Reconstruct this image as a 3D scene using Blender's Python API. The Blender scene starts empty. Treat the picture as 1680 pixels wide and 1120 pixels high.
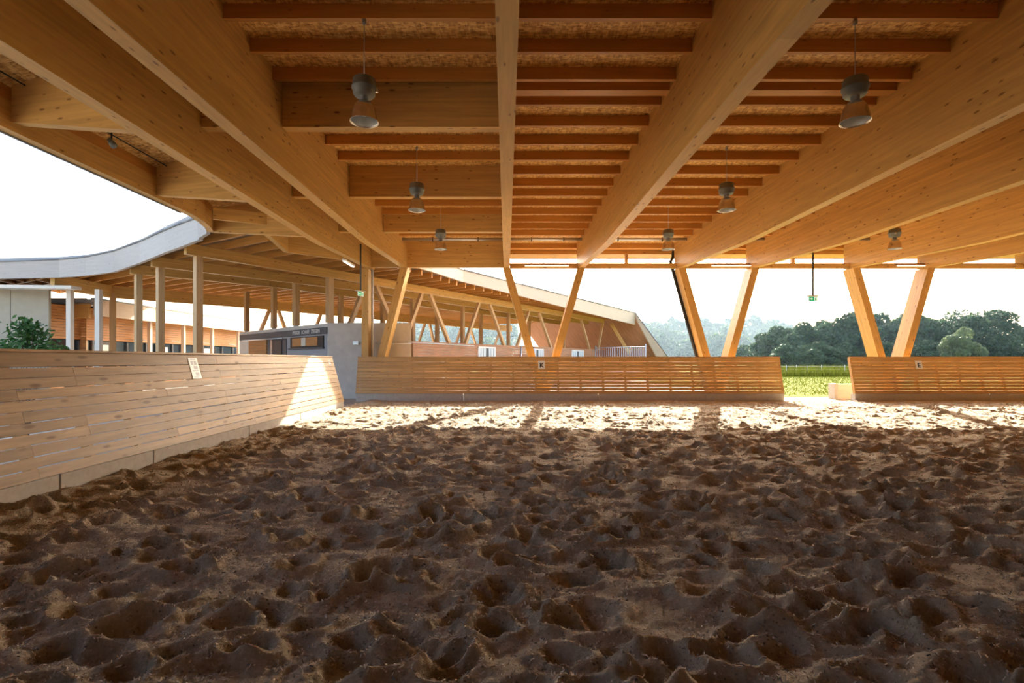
import bpy, bmesh, math, random
import numpy as np
from mathutils import Vector, Matrix

random.seed(7)
RNG = np.random.default_rng(11)
SC = bpy.context.scene
COL = SC.collection

# ------------------------------------------------------------------ camera, sky, sun, exposure
F = 850.0            # focal length in pixels of the 1680 x 1120 frame
VX, VY = 831.0, 590.0
EYE = 1.513
D = 20.2             # depth of the far column line

cam_d = bpy.data.cameras.new('camera')
cam_d.sensor_width = 36.0
cam_d.lens = F / 1680.0 * 36.0
cam_d.shift_x = (840.0 - VX) / 1680.0
cam_d.shift_y = (VY - 560.0) / 1680.0
cam_d.clip_end = 3000
cam_d.clip_start = 0.05
cam = bpy.data.objects.new('camera', cam_d)
COL.objects.link(cam)
cam.location = (0, 0, EYE)
cam.rotation_euler = (math.pi / 2, 0, 0)
SC.camera = cam

SUN_DIR = Vector((0.49, 1.8, 1.0)).normalized()     # towards the sun
world = bpy.data.worlds.new('world')
SC.world = world
world.use_nodes = True
wn = world.node_tree
wn.nodes.clear()
sky = wn.nodes.new('ShaderNodeTexSky')
sky.sky_type = 'NISHITA'
sky.sun_disc = False
sky.sun_elevation = math.asin(SUN_DIR.z)
sky.sun_rotation = math.atan2(SUN_DIR.x, SUN_DIR.y)
sky.air_density = 1.0
sky.dust_density = 5.0
sky.ozone_density = 1.0
bg = wn.nodes.new('ShaderNodeBackground')
bg.inputs['Strength'].default_value = 0.40
wo = wn.nodes.new('ShaderNodeOutputWorld')
wn.links.new(sky.outputs[0], bg.inputs[0])
wn.links.new(bg.outputs[0], wo.inputs[0])

sun_d = bpy.data.lights.new('sun', 'SUN')
sun_d.energy = 13.0
sun_d.angle = math.radians(0.55)
sun_d.color = (1.0, 0.93, 0.82)
sun = bpy.data.objects.new('sun', sun_d)
COL.objects.link(sun)
sun.rotation_euler = SUN_DIR.to_track_quat('Z', 'Y').to_euler()

SC.view_settings.view_transform = 'Standard'
SC.view_settings.look = 'None'
SC.view_settings.gamma = 1.0
SC.view_settings.use_curve_mapping = False
SC.view_settings.exposure = 0.85
SC.cycles.max_bounces = 10
SC.cycles.diffuse_bounces = 6
SC.cycles.sample_clamp_indirect = 8.0


# ------------------------------------------------------------------ helpers
def at(px, py, d):
    """photo pixel + depth -> world point"""
    return Vector(((px - VX) * d / F, d, EYE - (py - VY) * d / F))


def atz(px, py, z):
    """photo pixel + height -> world point"""
    d = F * (z - EYE) / (VY - py)
    return at(px, py, d)


WORLD = {}


def adopt(o, M, parent=None):
    COL.objects.link(o)
    WORLD[o.name] = M
    if parent is not None:
        o.parent = parent
        o.matrix_basis = WORLD[parent.name].inverted() @ M
    else:
        o.matrix_basis = M
    return o


def tag(o, label=None, cat=None, group=None, kind=None):
    if label: o['label'] = label
    if cat: o['category'] = cat
    if group: o['group'] = group
    if kind: o['kind'] = kind
    return o


def empty(name, loc, label=None, cat=None, group=None, kind=None):
    o = bpy.data.objects.new(name, None)
    o.empty_display_size = 0.2
    adopt(o, Matrix.Translation(Vector(loc)))
    return tag(o, label, cat, group, kind)


def mesh(name, verts, faces, mat, smooth=False):
    m = bpy.data.meshes.new(name)
    m.from_pydata([tuple(v) for v in verts], [], faces)
    if mat: m.materials.append(mat)
    if smooth:
        for p in m.polygons: p.use_smooth = True
    m.update()
    return m


def obj(name, m, parent=None, M=None):
    o = bpy.data.objects.new(name, m)
    return adopt(o, M if M is not None else Matrix.Identity(4), parent)


BOXF = [(0, 3, 2, 1), (4, 5, 6, 7), (0, 1, 5, 4), (1, 2, 6, 5), (2, 3, 7, 6), (3, 0, 4, 7)]
_cache = {}


def boxverts(L, w, h):
    a, b, c = L / 2, w / 2, h / 2
    return [(-a, -b, -c), (a, -b, -c), (a, b, -c), (-a, b, -c), (-a, -b, c), (a, -b, c), (a, b, c), (-a, b, c)]


def boxmesh(L, w, h, mat, bev=0.0):
    key = (round(L, 3), round(w, 3), round(h, 3), mat.name, bev)
    if key in _cache: return _cache[key]
    if bev > 0:
        bm = bmesh.new()
        vs = [bm.verts.new(v) for v in boxverts(L, w, h)]
        for f in BOXF: bm.faces.new([vs[i] for i in f])
        bmesh.ops.bevel(bm, geom=bm.edges[:], offset=bev, segments=1, affect='EDGES')
        m = bpy.data.meshes.new('block')
        bm.to_mesh(m); bm.free()
        m.materials.append(mat)
    else:
        m = mesh('block', boxverts(L, w, h), BOXF, mat)
    _cache[key] = m
    return m


def frame(p0, p1, up=(0, 0, 1)):
    p0, p1 = Vector(p0), Vector(p1)
    x = (p1 - p0).normalized()
    u = Vector(up)
    y = u.cross(x)
    if y.length < 1e-5: y = Vector((0, 1, 0)).cross(x)
    y.normalize()
    z = x.cross(y).normalized()
    c = (p0 + p1) / 2
    return Matrix(((x.x, y.x, z.x, c.x), (x.y, y.y, z.y, c.y), (x.z, y.z, z.z, c.z), (0, 0, 0, 1)))


def bar(name, p0, p1, w, h, mat, parent=None, up=(0, 0, 1), bev=0.0):
    """timber from p0 to p1 (centre line), grain along local X; w across, h along up"""
    L = (Vector(p1) - Vector(p0)).length
    return obj(name, boxmesh(L, w, h, mat, bev), parent, frame(p0, p1, up))


def boxo(name, x0, x1, y0, y1, z0, z1, mat, parent=None, grain='x', bev=0.0):
    cx, cy, cz = (x0 + x1) / 2, (y0 + y1) / 2, (z0 + z1) / 2
    if grain == 'x': return bar(name, (x0, cy, cz), (x1, cy, cz), abs(y1 - y0), abs(z1 - z0), mat, parent, bev=bev)
    if grain == 'y': return bar(name, (cx, y0, cz), (cx, y1, cz), abs(x1 - x0), abs(z1 - z0), mat, parent, bev=bev)
    return bar(name, (cx, cy, z0), (cx, cy, z1), abs(x1 - x0), abs(y1 - y0), mat, parent, up=(0, 1, 0), bev=bev)


def prism(name, prof, width, mat, parent=None, M=None):
    """profile in local X-Z, extruded +-width/2 in local Y"""
    n = len(prof)
    v = [(x, -width / 2, z) for x, z in prof] + [(x, width / 2, z) for x, z in prof]
    f = [tuple(range(n)), tuple(range(2 * n - 1, n - 1, -1))]
    f += [(i, i + n, (i + 1) % n + n, (i + 1) % n) for i in range(n)]
    return obj(name, mesh(name, v, f, mat), parent, M)


def slab(name, poly, z0, z1, mat, parent=None):
    """plan polygon extruded from z0 to z1 (z may be functions of x, y)"""
    g0 = z0 if callable(z0) else (lambda x, y: z0)
    g1 = z1 if callable(z1) else (lambda x, y: z1)
    n = len(poly)
    v = [(x, y, g0(x, y)) for x, y in poly] + [(x, y, g1(x, y)) for x, y in poly]
    f = [tuple(range(n)), tuple(range(2 * n - 1, n - 1, -1))]
    f += [(i, i + n, (i + 1) % n + n, (i + 1) % n) for i in range(n)]
    bm = bmesh.new()
    vs = [bm.verts.new(p) for p in v]
    for q in f: bm.faces.new([vs[i] for i in q])
    bmesh.ops.triangulate(bm, faces=[fc for fc in bm.faces if len(fc.verts) > 4])
    bmesh.ops.recalc_face_normals(bm, faces=bm.faces)
    m = bpy.data.meshes.new(name)
    bm.to_mesh(m); bm.free()
    m.materials.append(mat)
    return obj(name, m, parent)


def lathe(name, prof, mat, parent=None, M=None, seg=28):
    v, f = [], []
    n = len(prof)
    for i in range(seg):
        a = 2 * math.pi * i / seg
        for r, z in prof: v.append((r * math.cos(a), r * math.sin(a), z))
    for i in range(seg):
        j = (i + 1) % seg
        for k in range(n - 1):
            f.append((i * n + k, j * n + k, j * n + k + 1, i * n + k + 1))
    return obj(name, mesh(name, v, f, mat, True), parent, M)


def tube(name, pts, r, mat, parent=None, seg=8, r1=None):
    pts = [Vector(p) for p in pts]
    v, f = [], []
    n = len(pts)
    for i, p in enumerate(pts):
        t = (pts[min(i + 1, n - 1)] - pts[max(i - 1, 0)]).normalized()
        a = t.cross(Vector((0.31, 0.17, 0.93)))
        if a.length < 1e-3: a = t.cross(Vector((1, 0, 0)))
        a.normalize(); b = t.cross(a)
        rr = r if r1 is None else r + (r1 - r) * i / (n - 1)
        for k in range(seg):
            an = 2 * math.pi * k / seg
            v.append(p + a * rr * math.cos(an) + b * rr * math.sin(an))
    for i in range(n - 1):
        for k in range(seg):
            k2 = (k + 1) % seg
            f.append((i * seg + k, i * seg + k2, (i + 1) * seg + k2, (i + 1) * seg + k))
    f.append(tuple(range(seg - 1, -1, -1)))
    f.append(tuple(range((n - 1) * seg, n * seg)))
    return obj(name, mesh(name, v, f, mat, True), parent)


def many(name, boxes, mat, parent=None, M=None):
    """several boxes (list of 8-vertex lists) joined to one part"""
    v, f = [], []
    for b in boxes:
        o = len(v)
        v += [tuple(p) for p in b]
        f += [tuple(o + i for i in q) for q in BOXF]
    return obj(name, mesh(name, v, f, mat), parent, M)


def bverts(x0, x1, y0, y1, z0, z1):
    return [(x0, y0, z0), (x1, y0, z0), (x1, y1, z0), (x0, y1, z0), (x0, y0, z1), (x1, y0, z1), (x1, y1, z1), (x0, y1, z1)]


def copy_tree(o, M, label=None):
    """copy a thing with its parts and sub-parts; M = new world matrix of the root"""
    c = o.copy()
    COL.objects.link(c)
    WORLD[c.name] = M
    c.matrix_basis = M
    if label: c['label'] = label
    for ch in list(o.children):
        d = ch.copy(); COL.objects.link(d); d.parent = c
        WORLD[d.name] = M @ ch.matrix_basis
        for g in list(ch.children):
            e = g.copy(); COL.objects.link(e); e.parent = d
    return c


def lettering(name, body, size, mat, parent, M, depth=0.004):
    cu = bpy.data.curves.new(name, 'FONT')
    cu.body = body
    cu.size = size
    cu.extrude = depth
    cu.offset = size * 0.03
    cu.align_x = 'CENTER'
    cu.align_y = 'CENTER'
    t = bpy.data.objects.new(name, cu)
    COL.objects.link(t)
    bpy.context.view_layer.update()
    m = bpy.data.meshes.new_from_object(t)
    bpy.data.objects.remove(t)
    bpy.data.curves.remove(cu)
    m.materials.clear()
    m.materials.append(mat)
    return obj(name, m, parent, M)


# ------------------------------------------------------------------ materials
class N:
    def __init__(s, name):
        s.m = bpy.data.materials.new(name)
        s.m.use_nodes = True
        s.t = s.m.node_tree
        s.b = s.t.nodes['Principled BSDF']
        s.out = s.t.nodes['Material Output']

    def n(s, kind, **kw):
        x = s.t.nodes.new(kind)
        for k, v in kw.items():
            if k in x.inputs: x.inputs[k].default_value = v
            else: setattr(x, k, v)
        return x

    def l(s, a, b): s.t.links.new(a, b)

    def ramp(s, fac, stops):
        r = s.t.nodes.new('ShaderNodeValToRGB')
        e = r.color_ramp.elements
        while len(e) < len(stops): e.new(0.5)
        for i, (p, c) in enumerate(stops):
            e[i].position = p
            e[i].color = (c[0], c[1], c[2], 1) if not isinstance(c, (int, float)) else (c, c, c, 1)
        s.l(fac, r.inputs[0])
        return r.outputs[0]

    def mix(s, fac, a, b, mode='MIX'):
        x = s.t.nodes.new('ShaderNodeMix')
        x.data_type = 'RGBA'
        x.blend_type = mode
        for sock, val in ((x.inputs[0], fac), (x.inputs[6], a), (x.inputs[7], b)):
            if hasattr(val, 'links') or isinstance(val, bpy.types.NodeSocket): s.l(val, sock)
            elif isinstance(val, (int, float)): sock.default_value = val
            else: sock.default_value = (val[0], val[1], val[2], 1)
        return x.outputs[2]

    def math(s, op, a, b=0.0):
        x = s.t.nodes.new('ShaderNodeMath')
        x.operation = op
        for sock, val in ((x.inputs[0], a), (x.inputs[1], b)):
            if isinstance(val, bpy.types.NodeSocket): s.l(val, sock)
            else: sock.default_value = val
        return x.outputs[0]

    def coords(s, scale=(1, 1, 1), rand=37.0):
        tc = s.n('ShaderNodeTexCoord')
        oi = s.n('ShaderNodeObjectInfo')
        v = s.n('ShaderNodeVectorMath', operation='MULTIPLY_ADD')
        cb = s.n('ShaderNodeCombineXYZ')
        r = s.math('MULTIPLY', oi.outputs['Random'], rand)
        for i in range(3): s.l(r, cb.inputs[i])
        s.l(tc.outputs['Object'], v.inputs[0])
        v.inputs[1].default_value = scale
        s.l(cb.outputs[0], v.inputs[2])
        return v.outputs[0], oi.outputs['Random'], tc.outputs['Object']

    def bump(s, h, strength, dist=0.01):
        b = s.n('ShaderNodeBump', Strength=strength, Distance=dist)
        s.l(h, b.inputs['Height'])
        s.l(b.outputs[0], s.b.inputs['Normal'])


def wood(name, col, vary=0.16, knots=0.75, knot_r=0.13, rough=0.45, lam=0.0, ks=(3.2, 8.0, 8.0), tone=0.9):
    w = N(name)
    v, rnd, raw = w.coords((0.7, 9.0, 9.0))
    g = w.n('ShaderNodeTexNoise', Scale=1.6, Detail=5.0, Roughness=0.62)
    w.l(v, g.inputs['Vector'])
    lo = tuple(c * (1 - vary) for c in col)
    hi = tuple(min(1, c * (1 + vary)) for c in col)
    c = w.ramp(g.outputs[0], [(0.32, lo), (0.68, hi)])
    if lam > 0:          # glued lamellas, each with its own tone
        sx = w.n('ShaderNodeSeparateXYZ'); w.l(raw, sx.inputs[0])
        cb = w.n('ShaderNodeCombineXYZ')
        w.l(w.math('FLOOR', w.math('MULTIPLY', sx.outputs[2], 25.0)), cb.inputs[2])
        zz = w.math('FLOOR', w.math('MULTIPLY', sx.outputs[2], 25.0))
        w.l(w.math('FLOOR', w.math('ADD', w.math('MULTIPLY', sx.outputs[0], 0.3), w.math('MULTIPLY', zz, 0.37))), cb.inputs[0])
        w.l(w.math('FLOOR', w.math('MULTIPLY', rnd, 50)), cb.inputs[1])
        wh = w.n('ShaderNodeTexWhiteNoise'); w.l(cb.outputs[0], wh.inputs['Vector'])
        t = w.ramp(wh.outputs[0], [(0.0, 1.0 - lam), (1.0, 1.0 + 0.0)])
        c = w.mix(1.0, c, t, 'MULTIPLY')
    vr = w.ramp(rnd, [(0.0, (tone, tone * 0.985, tone * 0.97)), (1.0, (1.0, 1.0, 1.0))])
    c = w.mix(1.0, c, vr, 'MULTIPLY')
    if knots > 0:
        k, _, _ = w.coords(ks, 53.0)
        vo = w.n('ShaderNodeTexVoronoi', Scale=1.0, Randomness=1.0)
        w.l(k, vo.inputs['Vector'])
        kf = w.ramp(vo.outputs['Distance'], [(0.0, 1.0), (knot_r * 0.6, 0.8), (knot_r, 0.0)])
        kf = w.math('MULTIPLY', kf, knots)
        c = w.mix(kf, c, tuple(x * y for x, y in zip(col, (0.30, 0.20, 0.14))))
    w.l(c, w.b.inputs['Base Color'])
    w.b.inputs['Roughness'].default_value = rough
    w.b.inputs['Specular IOR Level'].default_value = 0.36
    w.bump(g.outputs[0], 0.12, 0.004)
    return w.m


def plain(name, col, rough=0.5, metal=0.0, noise=0.0, nscale=6.0, bump=0.0, emit=None, es=1.0, spec=0.4):
    w = N(name)
    if noise > 0:
        tc = w.n('ShaderNodeTexCoord')
        g = w.n('ShaderNodeTexNoise', Scale=nscale, Detail=6.0, Roughness=0.6)
        w.l(tc.outputs['Object'], g.inputs['Vector'])
        c = w.ramp(g.outputs[0], [(0.3, tuple(x * (1 - noise) for x in col)), (0.7, tuple(min(1, x * (1 + noise)) for x in col))])
        w.l(c, w.b.inputs['Base Color'])
        if bump > 0: w.bump(g.outputs[0], bump, 0.01)
    else:
        w.b.inputs['Base Color'].default_value = (*col, 1)
    w.b.inputs['Roughness'].default_value = rough
    w.b.inputs['Metallic'].default_value = metal
    w.b.inputs['Specular IOR Level'].default_value = spec
    if emit:
        w.b.inputs['Emission Color'].default_value = (*emit, 1)
        w.b.inputs['Emission Strength'].default_value = es
    return w.m


GLULAM = wood('glulam_spruce', (0.65, 0.385, 0.115), vary=0.12, knots=0.95, knot_r=0.17, lam=0.14, ks=(2.6, 7.5, 7.5))
PURLIN = wood('purlin_timber', (0.53, 0.245, 0.052), vary=0.12, knots=0.6)
BOARD = wood('fence_board', (0.50, 0.335, 0.175), vary=0.20, knots=0.85, knot_r=0.19, ks=(2.0, 6.5, 6.5), tone=0.74)
BOARD2 = wood('fence_board_warm', (0.60, 0.365, 0.145), vary=0.16, knots=0.7, knot_r=0.15, tone=0.8)
BATTEN = wood('batten_timber', (0.50, 0.29, 0.11), vary=0.12, knots=0.3)
LARCH = wood('larch_cladding', (0.50, 0.225, 0.07), vary=0.2, knots=0.3)
STALLW = wood('stall_wall_boards', (0.45, 0.22, 0.11), vary=0.22, knots=0.3)
SILVER = wood('weathered_fascia', (0.47, 0.43, 0.385), vary=0.07, knots=0.5)
PALEW = wood('pale_fascia', (0.60, 0.475, 0.36), vary=0.05, knots=0.2)
POSTW = wood('post_timber', (0.58, 0.37, 0.175), vary=0.12, knots=0.5)
PALEPOST = wood('pale_post', (0.72, 0.66, 0.56), vary=0.06, knots=0.1)
CONCRETE = plain('concrete', (0.60, 0.575, 0.54), 0.85, noise=0.10, nscale=3.0, bump=0.15)
PANELC = plain('beige_panel', (0.37, 0.33, 0.245), 0.8, noise=0.06, nscale=2.0)
KERBM = plain('kerb_concrete', (0.52, 0.49, 0.44), 0.85, noise=0.12, nscale=9.0, bump=0.25)
DARKG = plain('dark_grey_sheet', (0.075, 0.085, 0.10), 0.5)
GREYW = plain('grey_render', (0.36, 0.36, 0.38), 0.8, noise=0.05)
BLACK = plain('black_plastic', (0.02, 0.02, 0.022), 0.5)
WHITE = plain('white_paint', (0.80, 0.80, 0.78), 0.5)
PAPER = plain('laminated_paper', (0.80, 0.83, 0.86), 0.25)
PAPERG = plain('printed_grey', (0.38, 0.42, 0.50), 0.4)
GALV = plain('galvanised_steel', (0.55, 0.56, 0.57), 0.35, metal=0.85)
STEEL = plain('steel_plate', (0.40, 0.41, 0.42), 0.45, metal=0.7)
CAST = plain('lamp_housing_grey', (0.19, 0.195, 0.165), 0.5, metal=0.2)
BELL = plain('lamp_bell_aluminium', (0.72, 0.66, 0.58), 0.22, metal=0.95)
REFL = plain('lamp_reflector', (0.62, 0.63, 0.60), 0.3, metal=0.45)
BULBM = plain('frosted_bulb', (0.85, 0.86, 0.82), 0.2)
GREEN = plain('exit_green', (0.01, 0.36, 0.13), 0.4, emit=(0.01, 0.36, 0.13), es=0.35)
EXITW = plain('exit_white', (0.8, 0.85, 0.78), 0.4, emit=(0.8, 0.85, 0.78), es=0.3)
TUBEL = plain('tube_light_diffuser', (0.9, 0.88, 0.84), 0.4, emit=(1.0, 0.95, 0.86), es=0.6)
TRIM = plain('roof_edge_metal', (0.23, 0.24, 0.25), 0.5, metal=0.4)
CURT = plain('pale_strip_curtain', (0.62, 0.72, 0.78), 0.4)
BARK = plain('bark', (0.09, 0.07, 0.055), 0.9, noise=0.3, nscale=5)
ROOFTOP = plain('roof_sheet', (0.42, 0.42, 0.42), 0.8)


def osb_mat():
    w = N('osb_strand_board')
    tc = w.n('ShaderNodeTexCoord')
    vs = []
    col = None
    for i, (sc, rot) in enumerate((((9, 34, 9), 0.5), ((34, 9, 9), -0.35), ((14, 30, 9), 1.1))):
        mp = w.n('ShaderNodeMapping')
        mp.inputs['Rotation'].default_value = (0, 0, rot)
        mp.inputs['Scale'].default_value = sc
        w.l(tc.outputs['Object'], mp.inputs['Vector'])
        vo = w.n('ShaderNodeTexVoronoi', Scale=1.0)
        w.l(mp.outputs[0], vo.inputs['Vector'])
        sx = w.n('ShaderNodeSeparateColor'); w.l(vo.outputs['Color'], sx.inputs[0])
        vs.append(sx.outputs[0])
    s = w.math('ADD', w.math('ADD', vs[0], vs[1]), vs[2])
    s = w.math('MULTIPLY', s, 0.3333)
    c = w.ramp(s, [(0.2, (0.34, 0.145, 0.028)), (0.5, (0.64, 0.345, 0.08)), (0.8, (0.86, 0.57, 0.20))])
    w.l(c, w.b.inputs['Base Color'])
    w.b.inputs['Roughness'].default_value = 0.6
    w.bump(s, 0.3, 0.004)
    return w.m


OSB = osb_mat()


def sand_mat():
    w = N('arena_sand')
    tc = w.n('ShaderNodeTexCoord')
    a = w.n('ShaderNodeTexNoise', Scale=1.7, Detail=4.0)
    b = w.n('ShaderNodeTexNoise', Scale=30.0, Detail=10.0, Roughness=0.8)
    e = w.n('ShaderNodeTexNoise', Scale=9.0, Detail=6.0, Roughness=0.7)
    for x in (a, b, e): w.l(tc.outputs['Object'], x.inputs['Vector'])
    c = w.ramp(a.outputs[0], [(0.3, (0.45, 0.375, 0.27)), (0.7, (0.56, 0.47, 0.345))])
    # pale felt fluff, brown damp patches, dark crumbs
    fl = w.ramp(b.outputs[0], [(0.50, 0.0), (0.62, 1.0)])
    c = w.mix(w.math('MULTIPLY', fl, 0.45), c, (0.80, 0.72, 0.59))
    lo = w.ramp(b.outputs[0], [(0.36, 1.0), (0.47, 0.0)])
    c = w.mix(w.math('MULTIPLY', lo, 0.4), c, (0.28, 0.21, 0.15))
    dp = w.ramp(e.outputs[0], [(0.40, 1.0), (0.55, 0.0)])
    c = w.mix(w.math('MULTIPLY', dp, 0.08), c, (0.36, 0.25, 0.16))
    mp = w.n('ShaderNodeMapping'); mp.inputs['Scale'].default_value = (34, 50, 34)
    w.l(tc.outputs['Object'], mp.inputs['Vector'])
    vo = w.n('ShaderNodeTexVoronoi', Scale=1.0); w.l(mp.outputs[0], vo.inputs['Vector'])
    dk = w.ramp(vo.outputs['Distance'], [(0.14, 1.0), (0.34, 0.0)])
    dm = w.ramp(e.outputs[0], [(0.48, 0.0), (0.60, 1.0)])
    c = w.mix(w.math('MULTIPLY', w.math('MULTIPLY', dk, dm), 0.85), c, (0.12, 0.115, 0.115))
    w.l(c, w.b.inputs['Base Color'])
    w.b.inputs['Roughness'].default_value = 0.95
    w.b.inputs['Specular IOR Level'].default_value = 0.1
    h = w.math('ADD', w.math('MULTIPLY', b.outputs[0], 0.6), w.math('MULTIPLY', e.outputs[0], 1.0))
    w.bump(h, 0.9, 0.045)
    return w.m


SAND = sand_mat()


def fibre_mat():
    w = N('felt_fibre')
    ge = w.n('ShaderNodeNewGeometry')
    w.l(w.ramp(ge.outputs['Random Per Island'], [(0.0, (0.14, 0.13, 0.12)), (0.16, (0.22, 0.20, 0.19)), (0.2, (0.50, 0.44, 0.35)), (1.0, (0.72, 0.65, 0.54))]), w.b.inputs['Base Color'])
    w.b.inputs['Roughness'].default_value = 0.9
    return w.m


FIBRE = fibre_mat()


def ground_mat(name, c0, c1, sc=1.5, bump=0.3):
    w = N(name)
    tc = w.n('ShaderNodeTexCoord')
    a = w.n('ShaderNodeTexNoise', Scale=sc, Detail=8.0, Roughness=0.7)
    w.l(tc.outputs['Object'], a.inputs['Vector'])
    w.l(w.ramp(a.outputs[0], [(0.3, c0), (0.7, c1)]), w.b.inputs['Base Color'])
    w.b.inputs['Roughness'].default_value = 0.95
    w.b.inputs['Specular IOR Level'].default_value = 0.03
    w.bump(a.outputs[0], bump, 0.05)
    return w.m


GRAVEL = ground_mat('pale_gravel', (0.40, 0.37, 0.32), (0.52, 0.48, 0.42), 6.0)
MEADOW = ground_mat('meadow_grass', (0.12, 0.145, 0.015), (0.18, 0.195, 0.03), 0.5, 0.4)


def leaf_mat(name, c0, c1, trans=0.35, spec=0.25):
    w = N(name)
    oi = w.n('ShaderNodeObjectInfo')
    ge = w.n('ShaderNodeNewGeometry')
    c = w.ramp(ge.outputs['Random Per Island'], [(0.0, c0), (1.0, c1)])
    c = w.mix(1.0, c, w.ramp(oi.outputs['Random'], [(0, (0.8, 0.85, 0.85)), (1, (1, 1, 0.9))]), 'MULTIPLY')
    w.l(c, w.b.inputs['Base Color'])
    w.b.inputs['Roughness'].default_value = 0.6
    w.b.inputs['Specular IOR Level'].default_value = spec
    tr = w.n('ShaderNodeBsdfTranslucent')
    w.l(c, tr.inputs[0])
    mx = w.n('ShaderNodeMixShader'); mx.inputs[0].default_value = trans
    w.l(w.b.outputs[0], mx.inputs[1]); w.l(tr.outputs[0], mx.inputs[2])
    w.l(mx.outputs[0], w.out.inputs['Surface'])
    return w.m


LEAFD = leaf_mat('hedge_leaves', (0.035, 0.08, 0.045), (0.085, 0.135, 0.06), 0.25, 0.12)
LEAFH = leaf_mat('hill_leaves', (0.06, 0.12, 0.06), (0.15, 0.21, 0.085), 0.3, 0.04)
LEAFY = leaf_mat('pale_leaves', (0.12, 0.17, 0.07), (0.22, 0.26, 0.12), 0.35)
LEAFS = leaf_mat('shrub_leaves', (0.035, 0.12, 0.03), (0.10, 0.24, 0.06), 0.25)
BLADE = leaf_mat('grass_blades', (0.085, 0.11, 0.012), (0.14, 0.15, 0.028), 0.3, 0.0)


def glass_mat():
    w = N('dark_window_glass')
    w.b.inputs['Base Color'].default_value = (0.03, 0.04, 0.05, 1)
    w.b.inputs['Roughness'].default_value = 0.06
    w.b.inputs['Specular IOR Level'].default_value = 0.8
    return w.m


GLASS = glass_mat()

# ------------------------------------------------------------------ THE SETTING
# sand floor: hoof-printed height field, finer towards the viewer
def vnoise(x, y, seed):
    r = np.random.default_rng(seed)
    T = r.random((256, 256))
    xi, yi = np.floor(x).astype(int), np.floor(y).astype(int)
    fx, fy = x - xi, y - yi
    fx = fx * fx * fx * (fx * (fx * 6 - 15) + 10)
    fy = fy * fy * fy * (fy * (fy * 6 - 15) + 10)
    a, b = T[yi % 256, xi % 256], T[yi % 256, (xi + 1) % 256]
    c, d = T[(yi + 1) % 256, xi % 256], T[(yi + 1) % 256, (xi + 1) % 256]
    return (a + (b - a) * fx) * (1 - fy) + (c + (d - c) * fx) * fy - 0.5


NPIT = 5400
PIT = np.stack([RNG.uniform(-5.0, 21, NPIT), RNG.uniform(0.8, 19.2, NPIT), RNG.uniform(0.085, 0.17, NPIT),
                RNG.uniform(0.45, 0.9, NPIT), RNG.uniform(0.045, 0.085, NPIT), RNG.normal(0, 0.45, NPIT)], 1)


def sand_height(XS, YS):
    GX, GY = np.meshgrid(XS, YS)
    wx = GX + 0.05 * vnoise(GX * 5, GY * 5, 21) + 0.02 * vnoise(GX * 14, GY * 14, 22)
    wy = GY + 0.05 * vnoise(GX * 5 + 7, GY * 5, 23) + 0.02 * vnoise(GX * 14 + 7, GY * 14, 24)
    H = 0.05 * vnoise(GX * 0.55 + 9, GY * 0.7 + 3, 1) + 0.05 * vnoise(wx * 1.4, wy * 2.6 + 5, 2)
    for cx, cy, ra, asp, dep, th in PIT:
        rb = ra * asp
        R = 2.4 * ra
        i0, i1 = np.searchsorted(XS, cx - R), np.searchsorted(XS, cx + R)
        j0, j1 = np.searchsorted(YS, cy - R), np.searchsorted(YS, cy + R)
        if i1 <= i0 or j1 <= j0: continue
        dx, dy = wx[j0:j1, i0:i1] - cx, wy[j0:j1, i0:i1] - cy
        u = (dx * math.cos(th) + dy * math.sin(th)) / ra
        v = (-dx * math.sin(th) + dy * math.cos(th)) / rb
        q = np.sqrt(u * u + v * v)
        w = np.clip((2.3 - q) / 0.4, 0, 1)
        H[j0:j1, i0:i1] += w * (-dep * np.exp(-(q / 0.85) ** 4) + 0.42 * dep * np.exp(-((q - 1.3) / 0.36) ** 2) * (1 + 0.6 * np.sin(th * 9 + np.arctan2(v, u))))
    crumb = np.clip(0.5 + 2.2 * vnoise(GX * 3.1 + 3, GY * 3.7, 9), 0.1, 1)
    H += 0.034 * vnoise(wx * 3.8, wy * 6.4, 3) + 0.022 * vnoise(wx * 9.5 + 3, wy * 11.0, 4)
    H += crumb * (0.020 * vnoise(GX * 19, GY * 21, 5) + 0.015 * vnoise(GX * 41, GY * 43, 6))
    H = np.clip(H, -0.15, 0.17)
    H *= np.clip((19.2 - GY) / 0.5, 0.15, 1) * np.interp(GY, [0, 9, 13, 20], [1, 1, 0.8, 0.7])
    H += 0.05 * np.exp(-((GX + 5.0) / 0.45) ** 2)          # swept up along the left kerb
    V = np.stack([GX, GY, H - 0.01], axis=-1).reshape(-1, 3).astype(np.float32)
    nx, ny = len(XS), len(YS)
    idx = np.arange(nx * ny).reshape(ny, nx)
    Q = np.stack([idx[:-1, :-1], idx[:-1, 1:], idx[1:, 1:], idx[1:, :-1]], axis=-1).reshape(-1, 4).astype(np.int32)
    return V, Q


def np_mesh(name, V, Q, mat, smooth=True):
    m = bpy.data.meshes.new(name)
    m.vertices.add(len(V)); m.vertices.foreach_set('co', np.ascontiguousarray(V, dtype=np.float32).ravel())
    k = Q.shape[1]
    m.loops.add(Q.size); m.loops.foreach_set('vertex_index', np.ascontiguousarray(Q, dtype=np.int32).ravel())
    m.polygons.add(len(Q))
    m.polygons.foreach_set('loop_start', np.arange(0, Q.size, k, dtype=np.int32))
    m.polygons.foreach_set('loop_total', np.full(len(Q), k, dtype=np.int32))
    m.polygons.foreach_set('use_smooth', np.full(len(Q), smooth, dtype=bool))
    m.materials.append(mat)
    m.update(calc_edges=True)
    return m


def rowsY(a, b, s0, k):
    y = [a]
    while y[-1] < b: y.append(y[-1] + s0 + k * y[-1])
    y[-1] = b
    return np.array(y)


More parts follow.
